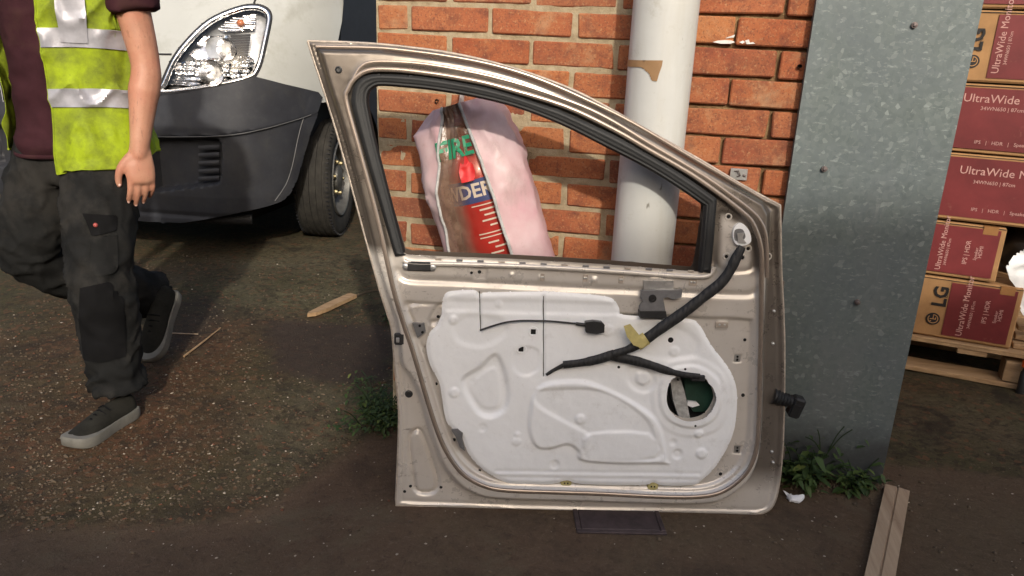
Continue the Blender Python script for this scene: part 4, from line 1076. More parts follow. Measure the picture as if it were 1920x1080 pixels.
part('plug_mouth', MB().box(pc + np.array([-.003, -.016, -.006]), (.020, .006, .036), R=Euler((0, .25, .1)).to_matrix(), bev=.001).me('plug_mouth'), M_HOLE, boot)
# ================================================================== white van behind the wall
VC, HW, YF = -2.74, 1.0, 1.30
def van_y(X, Z):
    tt = np.abs((X - VC) / HW)
    return YF + .06 * tt ** 2 + .50 * tt ** 7 + .22 * np.maximum(0, Z - .70) + .55 * np.maximum(0, Z - 1.0) ** 1.5 + .16 * np.maximum(0, .36 - Z)
def vpx(pts, dy=0.0):
    out = []
    for x, y in pts:
        Y = 1.5
        for _ in range(60):
            p = at(x, y, Y); Yn = float(van_y(np.clip(p[0], VC - HW, VC + HW), p[2])) + dy; Y = Y * .7 + Yn * .3
        p = at(x, y, Y); out.append((p[0], p[2]))
    return np.array(out)
van = empty('white_van', (VC, 2.6, 0), 'white van with a black bumper parked beyond the end of the brick wall', 'van')
def vmesh(name, V, F, off): return mesh_np(name, np.column_stack([V[:, 0], van_y(V[:, 0], V[:, 1]) + off, V[:, 1]]), F)
_xs = np.linspace(VC - HW - .2, VC + HW + .2, 4001); _ys = van_y(np.clip(_xs, VC - HW, VC + HW), np.full(4001, .6)); _ss = np.concatenate([[0], np.cumsum(np.hypot(np.diff(_xs), np.diff(_ys)))])
def to_arc(P): return np.column_stack([np.interp(P[:, 0], _xs, _ss), P[:, 1]])
def arc_region(outer, holes, step):
    """mesh a region of the van's nose with even spacing along its plan curve"""
    V, F = grid_region(to_arc(outer), [to_arc(h_) for h_ in holes], step); return np.column_stack([np.interp(V[:, 0], _ss, _xs), V[:, 1]]), F
def mirror(P): return np.column_stack([2 * VC - P[:, 0], P[:, 1]])
lamp = smooth(vpx([(294, 177), (301, 158), (320, 115), (348, 77), (390, 38), (441, 15), (475, 9), (497, 14), (507, 27), (505, 51), (493, 106), (482, 136), (467, 148), (412, 162), (348, 173)]), 4, True)
# body above the bumper
bt = vpx([(288, 186), (424, 164), (484, 147), (560, 166), (606, 178)])
low = np.vstack([bt[::-1] - (0, .04)])
body = np.vstack([[(VC - HW + .004, 1.75), (VC + HW - .004, 1.75), (VC + HW - .004, bt[-1][1] - .03)], low, [(VC, bt[0][1] - .03)], mirror(low[::-1]), [(VC - HW + .004, bt[-1][1] - .03)]])
V, F = arc_region(body, [lamp, mirror(lamp)], .013)
off = .0006 * fbm(V * 5, 2, 3)
for ln in ([(506, 30), (560, 12), (640, 0)],):
    off += -.010 * S(sdp(V, vpx([(535, 33), (560, 18), (600, 8), (640, 4), (640, -30), (540, -30)])), .05)
part('body', vmesh('body', V, F, off), M_WHITE, van)
# bonnet shut line and wing joint
for pts in ([(288, 101), (305, 102), (322, 102)],):
    q = smooth(vpx(pts), 8); part('bonnet_gap', MB().tube([(p[0], float(van_y(p[0], p[1])) - .001, p[1]) for p in q], .005, 6).me('bonnet_gap', True), M_BLACK, van)
q = smooth(vpx([(476, 9), (478, 2), (482, -10), (486, -30)]), 6); part('bonnet_gap', MB().tube([(p[0], float(van_y(p[0], p[1])) - .001, p[1]) for p in q], .005, 6).me('bonnet_gap', True), M_BLACK, van)
# bumper
top = vpx([(288, 181), (350, 174), (424, 161), (470, 149), (486, 143), (540, 157), (603, 172), (611, 182)])
edge = vpx([(600, 215), (586, 250), (570, 305), (561, 336), (549, 361), (535, 375), (510, 384)])
bot = vpx([(458, 396), (400, 408), (348, 416), (280, 414)])
half = np.vstack([[(VC, top[0][1])], top, edge, bot, [(VC, bot[-1][1])]])
bump_poly = np.vstack([half, mirror(half[::-1])[1:-1]])
V, F = arc_region(bump_poly, [], .009)
off = -.022 + .0004 * fbm(V * 9, 2, 1)
crease = vpx([(230, 256), (280, 255), (424, 253), (500, 241), (561, 224), (590, 214)]); cr = np.vstack([crease, [(VC + HW + .1, crease[-1][1] + .02), (VC + HW + .1, 2), (VC - HW - .1, 2), (VC - HW - .1, crease[0][1]), (VC, crease[0][1])]])
off += -.016 * S(sdp(V, cr, pad=3), .010) - .003 * np.exp(-(line_dist(V, crease) / .006) ** 2)
fog = np.vstack([[(VC + .30, vpx([(280, 262)])[0][1])], smooth(vpx([(300, 262), (380, 261), (406, 261), (416, 270), (417, 300), (414, 335), (400, 343), (340, 351)]), 3), [(VC + .30, vpx([(280, 355)])[0][1])]])
for fg in (fog, mirror(fog)): off += .055 * S(sdp(V, fg), .018)
seam = vpx([(586, 176), (575, 215), (562, 262), (552, 310), (540, 345), (520, 375)])
for sgn in (0, 1):
    off += .004 * np.exp(-(line_dist(V, seam if not sgn else mirror(seam)) / .006) ** 2)
for nm_, ln in (('crease_line', crease), ('seam_line', seam)):
    q = smooth(ln, 5); part(nm_, MB().tube([(p[0], float(van_y(p[0], p[1])) - (.042 if nm_ == 'crease_line' else .024), p[1]) for p in q if p[0] < VC + HW - .004], .0022, 6).me(nm_, True), M_EDGE, van)
lipz = bot[-1][1] + .05; off += .010 * np.exp(-((V[:, 1] - lipz) / .012) ** 2)
part('bumper', solid(vmesh('bumper', V, F, off), .006), M_BUMPER, van)
for y_ in (276, 290, 305, 320, 334):
    q = vpx([(377, y_ + 1), (396, y_), (415, y_ - 1)], .02)
    part('bumper_louvre', MB().tube([(p[0], float(van_y(p[0], p[1])) + .002, p[1]) for p in q], .012, 6, True, (1, .5)).me('bumper_louvre', True), M_BUMPER, van)
part('skid_lip', MB().tube([(x, float(van_y(x, .24)) + .06, .235) for x in np.linspace(VC - .75, VC + .72, 24)], .03, 8).me('skid_lip', True), M_BLACK, van)
# headlamp
for mi in (0, 1):
    L = lamp if not mi else mirror(lamp)
    V, F = grid_region(L, [], .010)
    hl = part('headlamp', vmesh('headlamp', V, F, .085), M_LAMPGREY, van)
    V, F = grid_region(L, [], .012); part('lens', vmesh('lens', V, F, -.012 * S(sdp(V, L) + .02, .05)), M_LENS, hl)
    q = np.vstack([L, L[:1]]); part('lamp_bezel', MB().tube([(p[0], float(van_y(p[0], p[1])) + .004, p[1]) for p in q], .007, 8, False).me('lamp_bezel', True), M_BLACK, hl)
    cen = L.mean(0); q = cen + (np.vstack([L, L[:1]]) - cen) * .945; part('chrome_trim', MB().tube([(p[0], float(van_y(p[0], p[1])) + .012, p[1]) for p in q], .013, 8, False).me('chrome_trim', True), M_CHROME, hl)
    if mi: continue
    def lp(x, y): p = vpx([(x, y)], .05)[0]; return np.array([p[0], float(van_y(p[0], p[1])), p[1]])
    chrome = vpx([(318, 160), (335, 118), (360, 112), (470, 104), (478, 118), (466, 140), (420, 150), (340, 164)], .06)
    V, F = grid_region(chrome, [], .006); pat = .010 * np.sin(V[:, 0] * 150) * (V[:, 1] > chrome[:, 1].mean() - .02) + .006 * np.sin(V[:, 1] * 260) + .012 * fbm(V * 20, 3, 3)
    part('reflector', vmesh('reflector', V, F, .062 + pat), M_CHROME, hl)
    up_ = vpx([(352, 100), (380, 68), (428, 66), (436, 84), (430, 106), (370, 112)], .06)
    V, F = grid_region(up_, [], .006); part('reflector', vmesh('reflector', V, F, .058 + .05 * np.exp(-((V - up_.mean(0)) ** 2).sum(1) / .004) + .008 * fbm(V * 22, 3, 13)), M_CHROME, hl)
    tp_ = vpx([(408, 54), (440, 32), (482, 26), (480, 56), (424, 60)], .06)
    V, F = grid_region(tp_, [], .006); part('reflector', vmesh('reflector', V, F, .05 + .006 * np.sin(V[:, 1] * 300) + .006 * fbm(V * 20, 3, 23)), M_CHROME, hl)
    for c_, r_, dep in (((436, 93), .050, .05), ((408, 137), .062, .05)):
        c3 = lp(*c_) + (0, .03, 0)
        part('reflector_bowl', MB().lathe([(.004, .0), (r_ * .4, .006), (r_ * .75, .022), (r_, .045)], c3, (.1, -1, .05), 24).me('reflector_bowl', True), M_CHROME, hl)
        part('bulb', MB().ball(c3 + (0, -.02, 0), .012, 10, 6).me('bulb', True), M_PRINTW, hl)
    part('indicator_bulb', MB().ball(lp(457, 44) + (0, .02, 0), (.020, .018, .017), 14, 8).me('indicator_bulb', True), M_AMBER, hl)
    for k in range(9):
        a_ = lp(438 + k * .2, 68 + k * 4.6); b_ = lp(476 - k * .6, 66 + k * 4.6)
        part('louvre_slat', MB().tube([a_ + (0, .02, 0), b_ + (0, .02, 0)], .0055, 6).me('louvre_slat', True), M_BLACK, hl)
# sides with the wheel arch
WX, WY, WR = -1.93, 2.17, .350
sidep = np.array([(1.85, .30), (1.90, .62), (1.96, 1.0), (2.05, 1.35), (2.30, 1.75), (2.9, 2.35), (5.6, 2.35), (5.6, .32)])
arch = np.array([(WY + .43 * math.cos(a), WR + .03 + .43 * math.sin(a)) for a in np.linspace(0, 2 * math.pi, 40)[:-1]])
arch = np.vstack([arch, ])
for sx in (1, -1):
    V, F = grid_region(sidep, [arch], .03)
    X = VC + sx * (HW - .003) + 0 * V[:, 0]
    part('side_panel', mesh_np('side_panel', np.column_stack([X, V[:, 0], V[:, 1]]), F), M_NAVY, van, label='dark flank behind the wing')
part('underbody', MB().box((VC, 3.6, .52), (1.5, 4.2, .40)).box((VC, 1.75, .48), (1.2, .5, .35)).me('underbody'), M_BLACK, van)
part('arch_liner', MB().box((WX - .22, WY, .75), (.5, .95, .28)).box((WX - .30, WY - .1, .45), (.06, .9, .6)).me('arch_liner'), M_BLACK, van)
# cab above the picture: screen, roof
scr = np.array([(VC - .85, 1.76), (VC + .85, 1.76), (VC + .78, 2.3), (VC - .78, 2.3)])
V, F = grid_region(scr, [], .05); part('windscreen', mesh_np('windscreen', np.column_stack([V[:, 0], 1.95 + .55 * (V[:, 1] - 1.76) + .12 * ((V[:, 0] - VC) / .8) ** 2, V[:, 1]]), F), M_NAVY, van)
part('roof', MB().box((VC, 4.1, 2.38), (1.94, 3.2, .10), bev=.04).me('roof'), M_WHITE, van)
# front wheels
def wheel(cx, s, steer):
    root = None
    prof = [(.225, -.085), (.26, -.100), (.31, -.104), (.338, -.092)]
    gr = [-.070, -.036, .0, .036, .070]
    for g in gr: prof += [(.350 - abs(g) * .05, g - .008), (.341, g - .006), (.341, g + .006), (.350 - abs(g) * .05, g + .008)]
    prof += [(.338, .092), (.31, .104), (.26, .100), (.225, .085), (.215, .0)]
    n = 72; ax = np.array([math.cos(steer), math.sin(steer), 0.]); c = np.array([cx, WY, WR])
    w = part('wheel', MB().lathe(prof, c, ax * s, n).me('wheel', True), M_TYRE, van)
    r = part('rim', MB().lathe([(.228, .090), (.222, .100), (.212, .096), (.200, .050), (.185, .030), (.150, .034), (.120, .060), (.085, .064), (.075, .060), (.070, .085), (.03, .095), (.0001, .095)], c, ax * s, 40).me('rim', True), M_RIM, w)
    u_ = np.array([0, 0, 1.]); v_ = np.cross(ax, u_)
    for k in range(6):
        a = 2 * math.pi * k / 6 + .3; p = c + ax * s * .066 + .10 * (math.cos(a) * u_ + math.sin(a) * v_)
        part('wheel_nut', MB().lathe([(.0001, .022), (.010, .020), (.014, .008), (.014, -.004)], p, ax * s, 8).me('wheel_nut'), M_BRASS, w)
    for k in range(10):
        a = 2 * math.pi * k / 10 + .1; p = c + ax * s * .034 + .168 * (math.cos(a) * u_ + math.sin(a) * v_)
        part('rim_slot', MB().lathe([(.0001, .004), (.015, .004), (.016, -.004)], p, ax * s, 10).me('rim_slot'), M_BLACK, w)
    sl = MB()
    for k in range(80):
        a = 2 * math.pi * k / 80
        d_ = math.cos(a) * u_ + math.sin(a) * v_; tg = -math.sin(a) * u_ + math.cos(a) * v_
        for g in (-.086, .086):
            R_ = np.column_stack([ax, tg, d_]); sl.box(c + ax * g + d_ * .338, (.026, .006, .010), R=R_)
    part('tread_sipes', sl.me('tread_sipes'), M_BLACK, w, kind='stuff')
wheel(WX, 1, .17); wheel(2 * VC - WX, -1, .17)

shed = empty('dark_shed_wall', (-3.5, 6.4, 0), 'dark wall in the gap between the van and the bricks', 'wall')
part('cladding', MB().box((-3.4, 6.4, 1.6), (5.8, .1, 3.2)).me('cladding'), M_DARKW, shed)
for k in range(29): part('batten', MB().box((-6.2 + k * .2, 6.335, 1.6), (.05, .03, 3.2)).me('batten'), M_DARKW, shed)
# ================================================================== person walking by
TC = np.array([-1.705, -.055])          # middle of the trunk
person = empty('person', (TC[0], TC[1], 0), 'person in maroon shirt, yellow hi-vis vest and dark work trousers walking past', 'person')
ZT = np.array([.66, .74, .80, .88, .96, 1.06, 1.16, 1.26, 1.33, 1.38, 1.42, 1.45])
RXT = np.array([.165, .172, .172, .166, .160, .163, .172, .182, .185, .165, .11, .07])
RYT = np.array([.118, .122, .122, .116, .110, .112, .116, .118, .110, .095, .07, .06])
ROT = .22                                # trunk turned a little
def torso_pt(a, z, dr=0.0):
    """a measured from the front (-Y), positive to the person's left (+X)"""
    rx = np.interp(z, ZT, RXT) + dr; ry = np.interp(z, ZT, RYT) + dr
    s, c = np.sin(a), np.cos(a)
    k = (np.abs(s) ** 2.4 + np.abs(c) ** 2.4) ** (-1 / 2.4)
    x = rx * s * k; y = -ry * c * k
    cr, sr = math.cos(ROT), math.sin(ROT)
    return np.stack([TC[0] + x * cr - y * sr, TC[1] + x * sr + y * cr - .02 * (z - 1.0), z + 0 * x], -1)
def torso_loft(z0, z1, dr, nz=18, na=40):
    mb = MB(); V = []; zs = np.linspace(z0, z1, nz); an = np.linspace(-math.pi, math.pi, na + 1)[:-1]
    for z in zs: V += list(torso_pt(an, np.full(na, z), dr))
    F = [(j * na + i, j * na + (i + 1) % na, (j + 1) * na + (i + 1) % na, (j + 1) * na + i) for j in range(nz - 1) for i in range(na)]
    F += [tuple(range(na))[::-1], tuple((nz - 1) * na + i for i in range(na))]
    return mb.add(V, F)
def cloth(mb, name, vox, amp, sc, seed, folds=None, sm=6):
    me = evaluated(mb.me(name), [('REMESH', dict(mode='VOXEL', voxel_size=vox)), ('SMOOTH', dict(factor=.5, iterations=sm))])
    V = verts(me); N = normals(me)
    d = amp * fbm(V * sc, 4, seed)
    if folds is not None: d = d + folds(V)
    set_verts(me, V + N * d[:, None]); return shade_smooth(me)
# ---- body: head, neck, arms and hands as one skin
SHL = np.array([-1.515, -.06, 1.345]); ELB = np.array([-1.468, -.055, 1.045]); WRI = np.array([-1.470, -.115, .815])
SHR = np.array([-1.895, -.12, 1.345]); ELR = np.array([-1.955, -.16, 1.05]); WRR = np.array([-1.93, -.33, .87])
bd = MB()
hc = np.array([TC[0], TC[1] - .055, 1.585])
bd.ball(hc, (.075, .095, .115), 20, 14).ball(hc + (0, -.03, -.055), (.055, .062, .062), 16, 10)
bd.tube([(TC[0], TC[1] - .02, 1.36), (TC[0], TC[1] - .025, 1.44), (TC[0], TC[1] - .04, 1.53)], [.062, .055, .055], 14)
bd.tube([hc + (0, -.090, .015), hc + (0, -.112, -.022), hc + (0, -.098, -.032)], [.010, .016, .012], 8)
bd.tube([hc + (-.022, -.088, -.066), hc + (0, -.096, -.064), hc + (.022, -.088, -.066)], [.006, .009, .006], 8)
for sx in (-1, 1): bd.ball(hc + (sx * .077, .005, -.005), (.010, .022, .032), 10, 8)
def arm(bd, sh, el, wr, s):
    p = smooth([sh, sh * .55 + el * .45, el, el * .6 + wr * .4, wr, wr + (wr - el) * .16], 5)
    r = np.interp(np.linspace(0, 1, len(p)), [0, .2, .39, .45, .56, .72, .80, .90, 1], [.052, .050, .040, .042, .044, .031, .0265, .022, .008])
    bd.tube(p, r, 16, True, (1.08, .92), ref=(0, 1, 0))
    return p
arm(bd, SHL, ELB, WRI, 1); arm(bd, SHR, ELR, WRR, -1)
def hand(bd, wr, down, fwd, out):
    """down along the fingers, fwd the thumb side, out the back of the hand"""
    P = lambda d, f, o: wr + down * d + fwd * f + out * o
    bd.tube([P(-.060, 0, 0), P(-.02, 0, 0), P(.015, 0, 0), P(.05, .003, .002), P(.080, .002, .003), P(.094, .001, .003), P(.101, .001, .003)], [.020, .026, .033, .041, .041, .037, .026], 16, True, (1, .50), ref=fwd)
    nails = []
    for f, L, cur, r0 in ((.031, .066, -.012, .0088), (.011, .076, -.016, .0092), (-.010, .070, -.020, .0088), (-.029, .055, -.022, .0078)):
        sp = f * .10
        a = P(.078, f, .004); b = P(.088 + L * .42, f + sp * .4, .004 + cur * .25); c = P(.088 + L * .74, f + sp * .7, cur * .8); d = P(.088 + L, f + sp, cur * 1.9)
        bd.tube(smooth([a, b, c, d], 3), np.interp(np.linspace(0, 1, 10), [0, .4, 1], [r0 * 1.08, r0, r0 * .80]), 10)
        bd.ball(d, r0 * .80, 8, 6); nails.append((d, r0))
    a = P(.022, .026, .0); b = P(.052, .050, -.006); c = P(.080, .058, -.012); d = P(.104, .057, -.016)
    bd.tube(smooth([a, b, c, d], 3), np.interp(np.linspace(0, 1, 10), [0, .5, 1], [.015, .0115, .0092]), 10); bd.ball(d, .0092, 8, 6); nails.append((d, .0092))
    return nails
nrm = lambda v: np.asarray(v, float) / np.linalg.norm(v)
HD = nrm((.02, -.09, -1)); HF = nrm(np.array((-.62, -.78, 0)) - HD * (HD @ np.array((-.62, -.78, 0)))); HO = nrm(np.cross(HD, HF)); HO = HO if HO[0] > 0 else -HO
nl = hand(bd, WRI, HD, HF, HO)
HD2 = nrm((.1, -.5, -.85)); HF2 = nrm(np.array((.7, -.5, .2)) - HD2 * (HD2 @ np.array((.7, -.5, .2)))); HO2 = nrm(np.cross(HF2, HD2)); HO2 = HO2 if HO2[0] < 0 else -HO2
hand(bd, WRR, HD2, HF2, HO2)
bme = evaluated(bd.me('body'), [('REMESH', dict(mode='VOXEL', voxel_size=.0040)), ('SMOOTH', dict(factor=.5, iterations=7))])
pb = part('body', shade_smooth(bme), M_SKIN, person)
for d, r0 in nl: part('finger_nail', MB().ball(d + HO * r0 * .55 - HD * .002, (r0 * .55, r0 * .55, r0 * .75), 8, 6).me('finger_nail', True), M_NAIL, pb)
for sx in (-1, 1): part('eye', MB().ball(hc + (sx * .030, -.084, .012), (.013, .010, .008), 12, 8).me('eye', True), M_EYE, pb); part('brow', MB().tube([hc + (sx * .014, -.096, .034), hc + (sx * .030, -.096, .038), hc + (sx * .048, -.086, .032)], .004, 6).me('brow', True), M_HAIR, pb)
hv = MB().ball(hc + (0, .012, .022), (.084, .100, .108), 24, 16)
V = np.array(hv.v); cut = V[:, 2] < hc[2] + np.where(V[:, 1] < hc[1] - .03, .055, -.05); V[cut] = hc + (V[cut] - hc) * .9
hv.v = [tuple(p) for p in V + .004 * fbm(V * 40, 2, 3)[:, None]]; part('hair', hv.me('hair', True), M_HAIR, pb)
# ---- T-shirt
sh = torso_loft(.775, 1.445, .005)
for a_, b_, in ((SHL, ELB), (SHR, ELR)):
    e = a_ + (b_ - a_) * .52; sh.tube(smooth([a_ * .7 + np.array([TC[0], TC[1], 1.33]) * .3, a_, a_ * .5 + e * .5, e], 3), [.075, .075, .074, .072, .071, .070, .070, .072, .073, .074], 18)
def shirt_fold(V): return .007 * np.clip(1 - 3 * np.abs(fbm(V * np.array([7, 7, 9]), 3, 65)), 0, 1) ** 1.5 + .004 * np.sin((V[:, 2] * 60 + 7 * fbm(V * 6, 2, 9))) * np.clip((.95 - V[:, 2]) / .15, 0, 1)
part('shirt', cloth(sh, 'shirt', .010, .005, 9, 21, shirt_fold), M_SHIRT, person)
hemz = [torso_pt(np.array([a]), np.array([.785 + .006 * math.sin(2 * a)]), .012)[0] for a in np.linspace(-math.pi, math.pi, 60)]
part('shirt_hem', MB().tube(hemz, .006, 8, False, (1, .5)).me('shirt_hem', True), M_SHIRT, person)
# ---- trousers
HL = np.array([-1.625, -.075, .80]); KL = np.array([-1.572, -.215, .43]); AL = np.array([-1.560, -.205, .085])
HR = np.array([-1.795, -.045, .80]); KR = np.array([-1.885, -.115, .455]); AR = np.array([-1.762, .285, .215])
tr_ = torso_loft(.70, .84, -.008)
tr_.tube(smooth([HL + (0, 0, .03), HL * .5 + KL * .5 + (.004, -.012, 0), KL, KL * .5 + AL * .5 + (.0, .012, 0), AL], 6), np.interp(np.linspace(0, 1, 25), [0, .25, .5, .75, .93, 1], [.100, .100, .086, .080, .080, .084]), 22)
tr_.tube(smooth([HR + (0, 0, .03), HR * .5 + KR * .5 + (0, -.02, 0), KR, KR * .5 + AR * .5 + (0, .0, -.015), AR], 6), np.interp(np.linspace(0, 1, 25), [0, .25, .5, .75, .93, 1], [.100, .100, .086, .082, .082, .086]), 22)
def tr_fold(V):
    f = .006 * np.sin(V[:, 2] * 85 + 12 * fbm(V * 6, 3, 41)) * (np.exp(-((V[:, 2] - .13) / .05) ** 2) + .5 * np.exp(-((V[:, 2] - .44) / .05) ** 2))
    q = np.stack([V[:, 0] * 11 + V[:, 2] * 5, V[:, 1] * 11 - V[:, 2] * 6, V[:, 2] * 8 + V[:, 0] * 7], 1)
    q2 = np.stack([V[:, 0] * 18 - V[:, 2] * 7, V[:, 1] * 18 + V[:, 2] * 8, V[:, 2] * 5], 1)
    rg = np.clip(1 - 3.4 * np.abs(fbm(q, 2, 61)), 0, 1) ** 1.6; rv = np.clip(1 - 3.5 * np.abs(fbm(q2, 2, 63)), 0, 1) ** 1.5
    return f + .0085 * rg + .005 * rv - .004
trs = part('trousers', cloth(tr_, 'trousers', .0085, .011, 8, 47, tr_fold, 4), M_TROUS, person)
# pocket flap on the left thigh, knee patch
tv = verts(trs.data); kt = KDTree(len(tv))
for i, p in enumerate(tv): kt.insert(p, i)
kt.balance(); tnrm = normals(trs.data)
def on_leg(x, y, off, Y=-.16):
    """the trouser surface met by the line of sight through a picture point"""
    p = at(x, y, Y); d = nrm(CAM_POS - p)
    q = p + d * .35
    for _ in range(60):
        co, i, dist = kt.find(q)
        s_ = (q - np.array(co)) @ tnrm[i]
        if s_ < off: break
        q = q - d * max(.003, min(.02, (s_ - off) * .5))
    return q
def leg_patch(poly, off, name, material, root, step=7):
    V, F = grid_region(np.array(poly, float), [], step)
    W = np.array([on_leg(x, y, off) for x, y in V])
    return part(name, solid(mesh_np(name, W, F), .002), material, root)
fl_ = leg_patch([(155, 400), (219, 404), (218, 432), (172, 444)], .005, 'pocket_flap', M_TROUSD, trs)
part('badge', MB().ball(on_leg(179, 422, .010), (.0065, .0065, .0065), 10, 6).me('badge', True), M_BADGE, fl_)
leg_patch([(166, 448), (220, 440), (222, 500), (214, 512), (180, 520), (172, 500)], .0035, 'cargo_pocket', M_TROUS, trs)
leg_patch([(150, 540), (205, 528), (232, 560), (236, 640), (236, 668), (190, 680), (158, 676), (148, 600)], .0035, 'knee_patch', M_TROUSD, trs, 9)
# ---- hi-vis vest
def vest_r(a, z):
    rg = np.clip(1 - 3.0 * np.abs(fbm(np.stack([a * 1.8 + z * 5, z * 8 - a * 1.5, 0 * a], -1), 2, 67)), 0, 1) ** 1.6
    return .024 + .013 * rg + .006 * fbm(np.stack([a * 2.6, z * 9, 0 * a], -1), 3, 31) + .005 * np.sin(15 * z + 2.2 * a + 3 * fbm(np.stack([a * 1.5, z * 3], -1), 2, 33)) + (.006 + .026 * np.exp(-((a - .60) / .55) ** 2)) * np.clip((.93 - z) / .13, 0, 1)
A0, A1 = -.02, 2 * math.pi - 1.15                     # from the open front edge round the back
def vest_hem(a): return .740 + .048 * np.clip(a / 1.5, 0, 1) + .006 * np.sin(5 * a)
def vest_top(a):
    t_ = 1.40 + 0 * a
    for c_, w_ in ((math.pi / 2, .62), (3 * math.pi / 2, .62)): t_ = t_ - .24 * np.clip(1 - ((a - c_) / w_) ** 2, 0, 1) ** .6
    return t_ - .10 * np.exp(-(a / .25) ** 2)
def vest_patch(a0, a1, zlo, zhi, dr, na, nz, name, material, root):
    aa = np.linspace(a0, a1, na); V = []
    for j in range(nz):
        z = zlo(aa) + (zhi(aa) - zlo(aa)) * j / (nz - 1); V.append(torso_pt(aa, z, vest_r(aa, z) + dr))
    V = np.concatenate(V)
    for n_ in np.nonzero(V[:, 2] < .90)[0]:                # the vest hangs outside the trousers
        for _ in range(3):
            co, i_, _d = kt.find(V[n_]); g_ = (V[n_] - np.array(co)) @ tnrm[i_]
            if g_ < .010 + dr: V[n_] = V[n_] + tnrm[i_] * np.array([1, 1, .2]) * (.010 + dr - g_)
    jj, ii = np.meshgrid(np.arange(nz - 1), np.arange(na - 1), indexing='ij')
    F = np.stack([jj * na + ii, jj * na + ii + 1, (jj + 1) * na + ii + 1, (jj + 1) * na + ii], -1).reshape(-1, 4)
    return part(name, solid(mesh_np(name, V, F), .0016), material, root)
vest = vest_patch(A0, A1, vest_hem, vest_top, 0, 150, 80, 'vest', M_VIS, person)
def zc(c): return lambda a: c + .004 * np.sin(3 * a)
vest_patch(A0 + .005, A1, zc(.925), zc(.975), .0045, 150, 8, 'reflective_band', M_BAND, vest)
vest_patch(A0 + .005, A1, zc(1.085), zc(1.135), .0045, 150, 8, 'reflective_band', M_BAND, vest)
vest_patch(A0 + .26, A0 + .60, lambda a: 1.10 + 0 * a, lambda a: np.minimum(vest_top(a), 1.395), .0080, 24, 24, 'reflective_band', M_BAND, vest)
aa = np.linspace(A0, A1, 90); zz = vest_hem(aa); hp = torso_pt(aa, zz, vest_r(aa, zz)); part('vest_binding', MB().tube(hp, .0032, 6, True).me('vest_binding', True), M_VIS, vest)
zz = np.linspace(vest_hem(np.array([A0]))[0], 1.28, 40); hp = torso_pt(np.full(40, A0), zz, vest_r(np.full(40, A0), zz)); part('vest_binding', MB().tube(hp, .0032, 6, True).me('vest_binding', True), M_VIS, vest)
# ---- shoes
def shoe(M, name_root):
    xs_ = np.array([-.125, -.120, -.095, -.05, .0, .05, .095, .130, .148, .155]); hw = np.array([.006, .026, .034, .034, .036, .044, .047, .040, .026, .008]); ht = np.array([.060, .078, .088, .088, .086, .068, .054, .046, .040, .030])
    V = []; n = 18
    for x, w_, h_ in zip(xs_, hw, ht):
        for k in range(n):
            a = math.pi * k / (n - 1); V.append((x, -w_ * math.cos(a) * (1 if math.sin(a) < .98 else 1) , .020 + (h_ - .020) * math.sin(a) ** .7))
    m_ = len(xs_); F = [(i * n + k, i * n + k + 1, (i + 1) * n + k + 1, (i + 1) * n + k) for i in range(m_ - 1) for k in range(n - 1)] + [(i * n, (i + 1) * n, (i + 1) * n + n - 1, i * n + n - 1) for i in range(m_ - 1)]
    up_ = MB().add(V, F).me('shoe'); up_ = evaluated(up_, [('SUBSURF', dict(levels=1))])
    Vv = verts(up_); set_verts(up_, Vv + normals(up_) * (.0015 * fbm(Vv * 30, 2, 5))[:, None]); up_.transform(M); s_ = part('shoe', shade_smooth(up_), M_SHOE, person)
    ol = smooth([(x, -w_ - .005) for x, w_ in zip(xs_, hw)] + [(x, w_ + .005) for x, w_ in zip(xs_[::-1], hw[::-1])], 3, True)
    rings = [(.97, 0.0), (1.0, .004), (1.01, .028), (.985, .035)]; V = []; n = len(ol); c_ = ol.mean(0)
    for sc_, z in rings: V += [(*(c_ + (p - c_) * sc_), z + (.012 * max(0, (p[0] - .09) / .06) ** 2)) for p in ol]
    F = [(i * n + k, i * n + (k + 1) % n, (i + 1) * n + (k + 1) % n, (i + 1) * n + k) for i in range(3) for k in range(n)] + [tuple(range(n))[::-1], tuple(3 * n + k for k in range(n))]
    so_ = MB().add(V, F).me('sole', True); so_.transform(M); part('sole', so_, M_SOLE, s_)
    lc = MB()
    for k in range(4): x = -.002 + k * .018; z = .089 - k * .0075; lc.tube([(x, -.024, z - .014), (x + .004, 0, z + .001), (x, .024, z - .014)], .0028, 6)
    lm = lc.me('laces', True); lm.transform(M); part('laces', lm, M_TROUSD, s_)
ang = math.atan2(-.99, -.10)
M1 = Matrix.Translation((-1.535, -.305, .001)) @ Matrix.Rotation(ang, 4, 'Z') @ Matrix.Scale(.90, 4)
shoe(M1, 'l')
M2 = Matrix.Translation((-1.690, .205, .118)) @ Matrix.Rotation(math.atan2(-1, .06), 4, 'Z') @ Matrix.Rotation(math.radians(46), 4, 'Y') @ Matrix.Translation((-.02, 0, -.0))
shoe(M2, 'r')
# ankles inside the shoes
part('sock', MB().tube([AL + (0, 0, .05), (-1.555, -.225, .075)], [.045, .040], 12).me('sock', True), M_TROUSD, person)
part('sock', MB().tube([AR, (-1.715, .305, .205)], [.050, .042], 12).me('sock', True), M_TROUSD, person)
# ================================================================== garage interior right of the steel sheet
gar = empty('garage', (2.4, 2.0, 0), 'dark garage interior behind the stacked red boxes', 'building')
part('back_wall', MB().box((2.6, 3.4, 1.4), (4.2, .1, 2.8)).me('back_wall'), M_DARKW, gar)
part('side_wall', MB().box((.64, 1.9, 1.4), (.10, 3.0, 2.8)).me('side_wall'), M_CONC, gar)
part('ceiling', MB().box((2.6, 1.95, 2.85), (4.2, 3.0, .1)).me('ceiling'), M_CONC, gar)
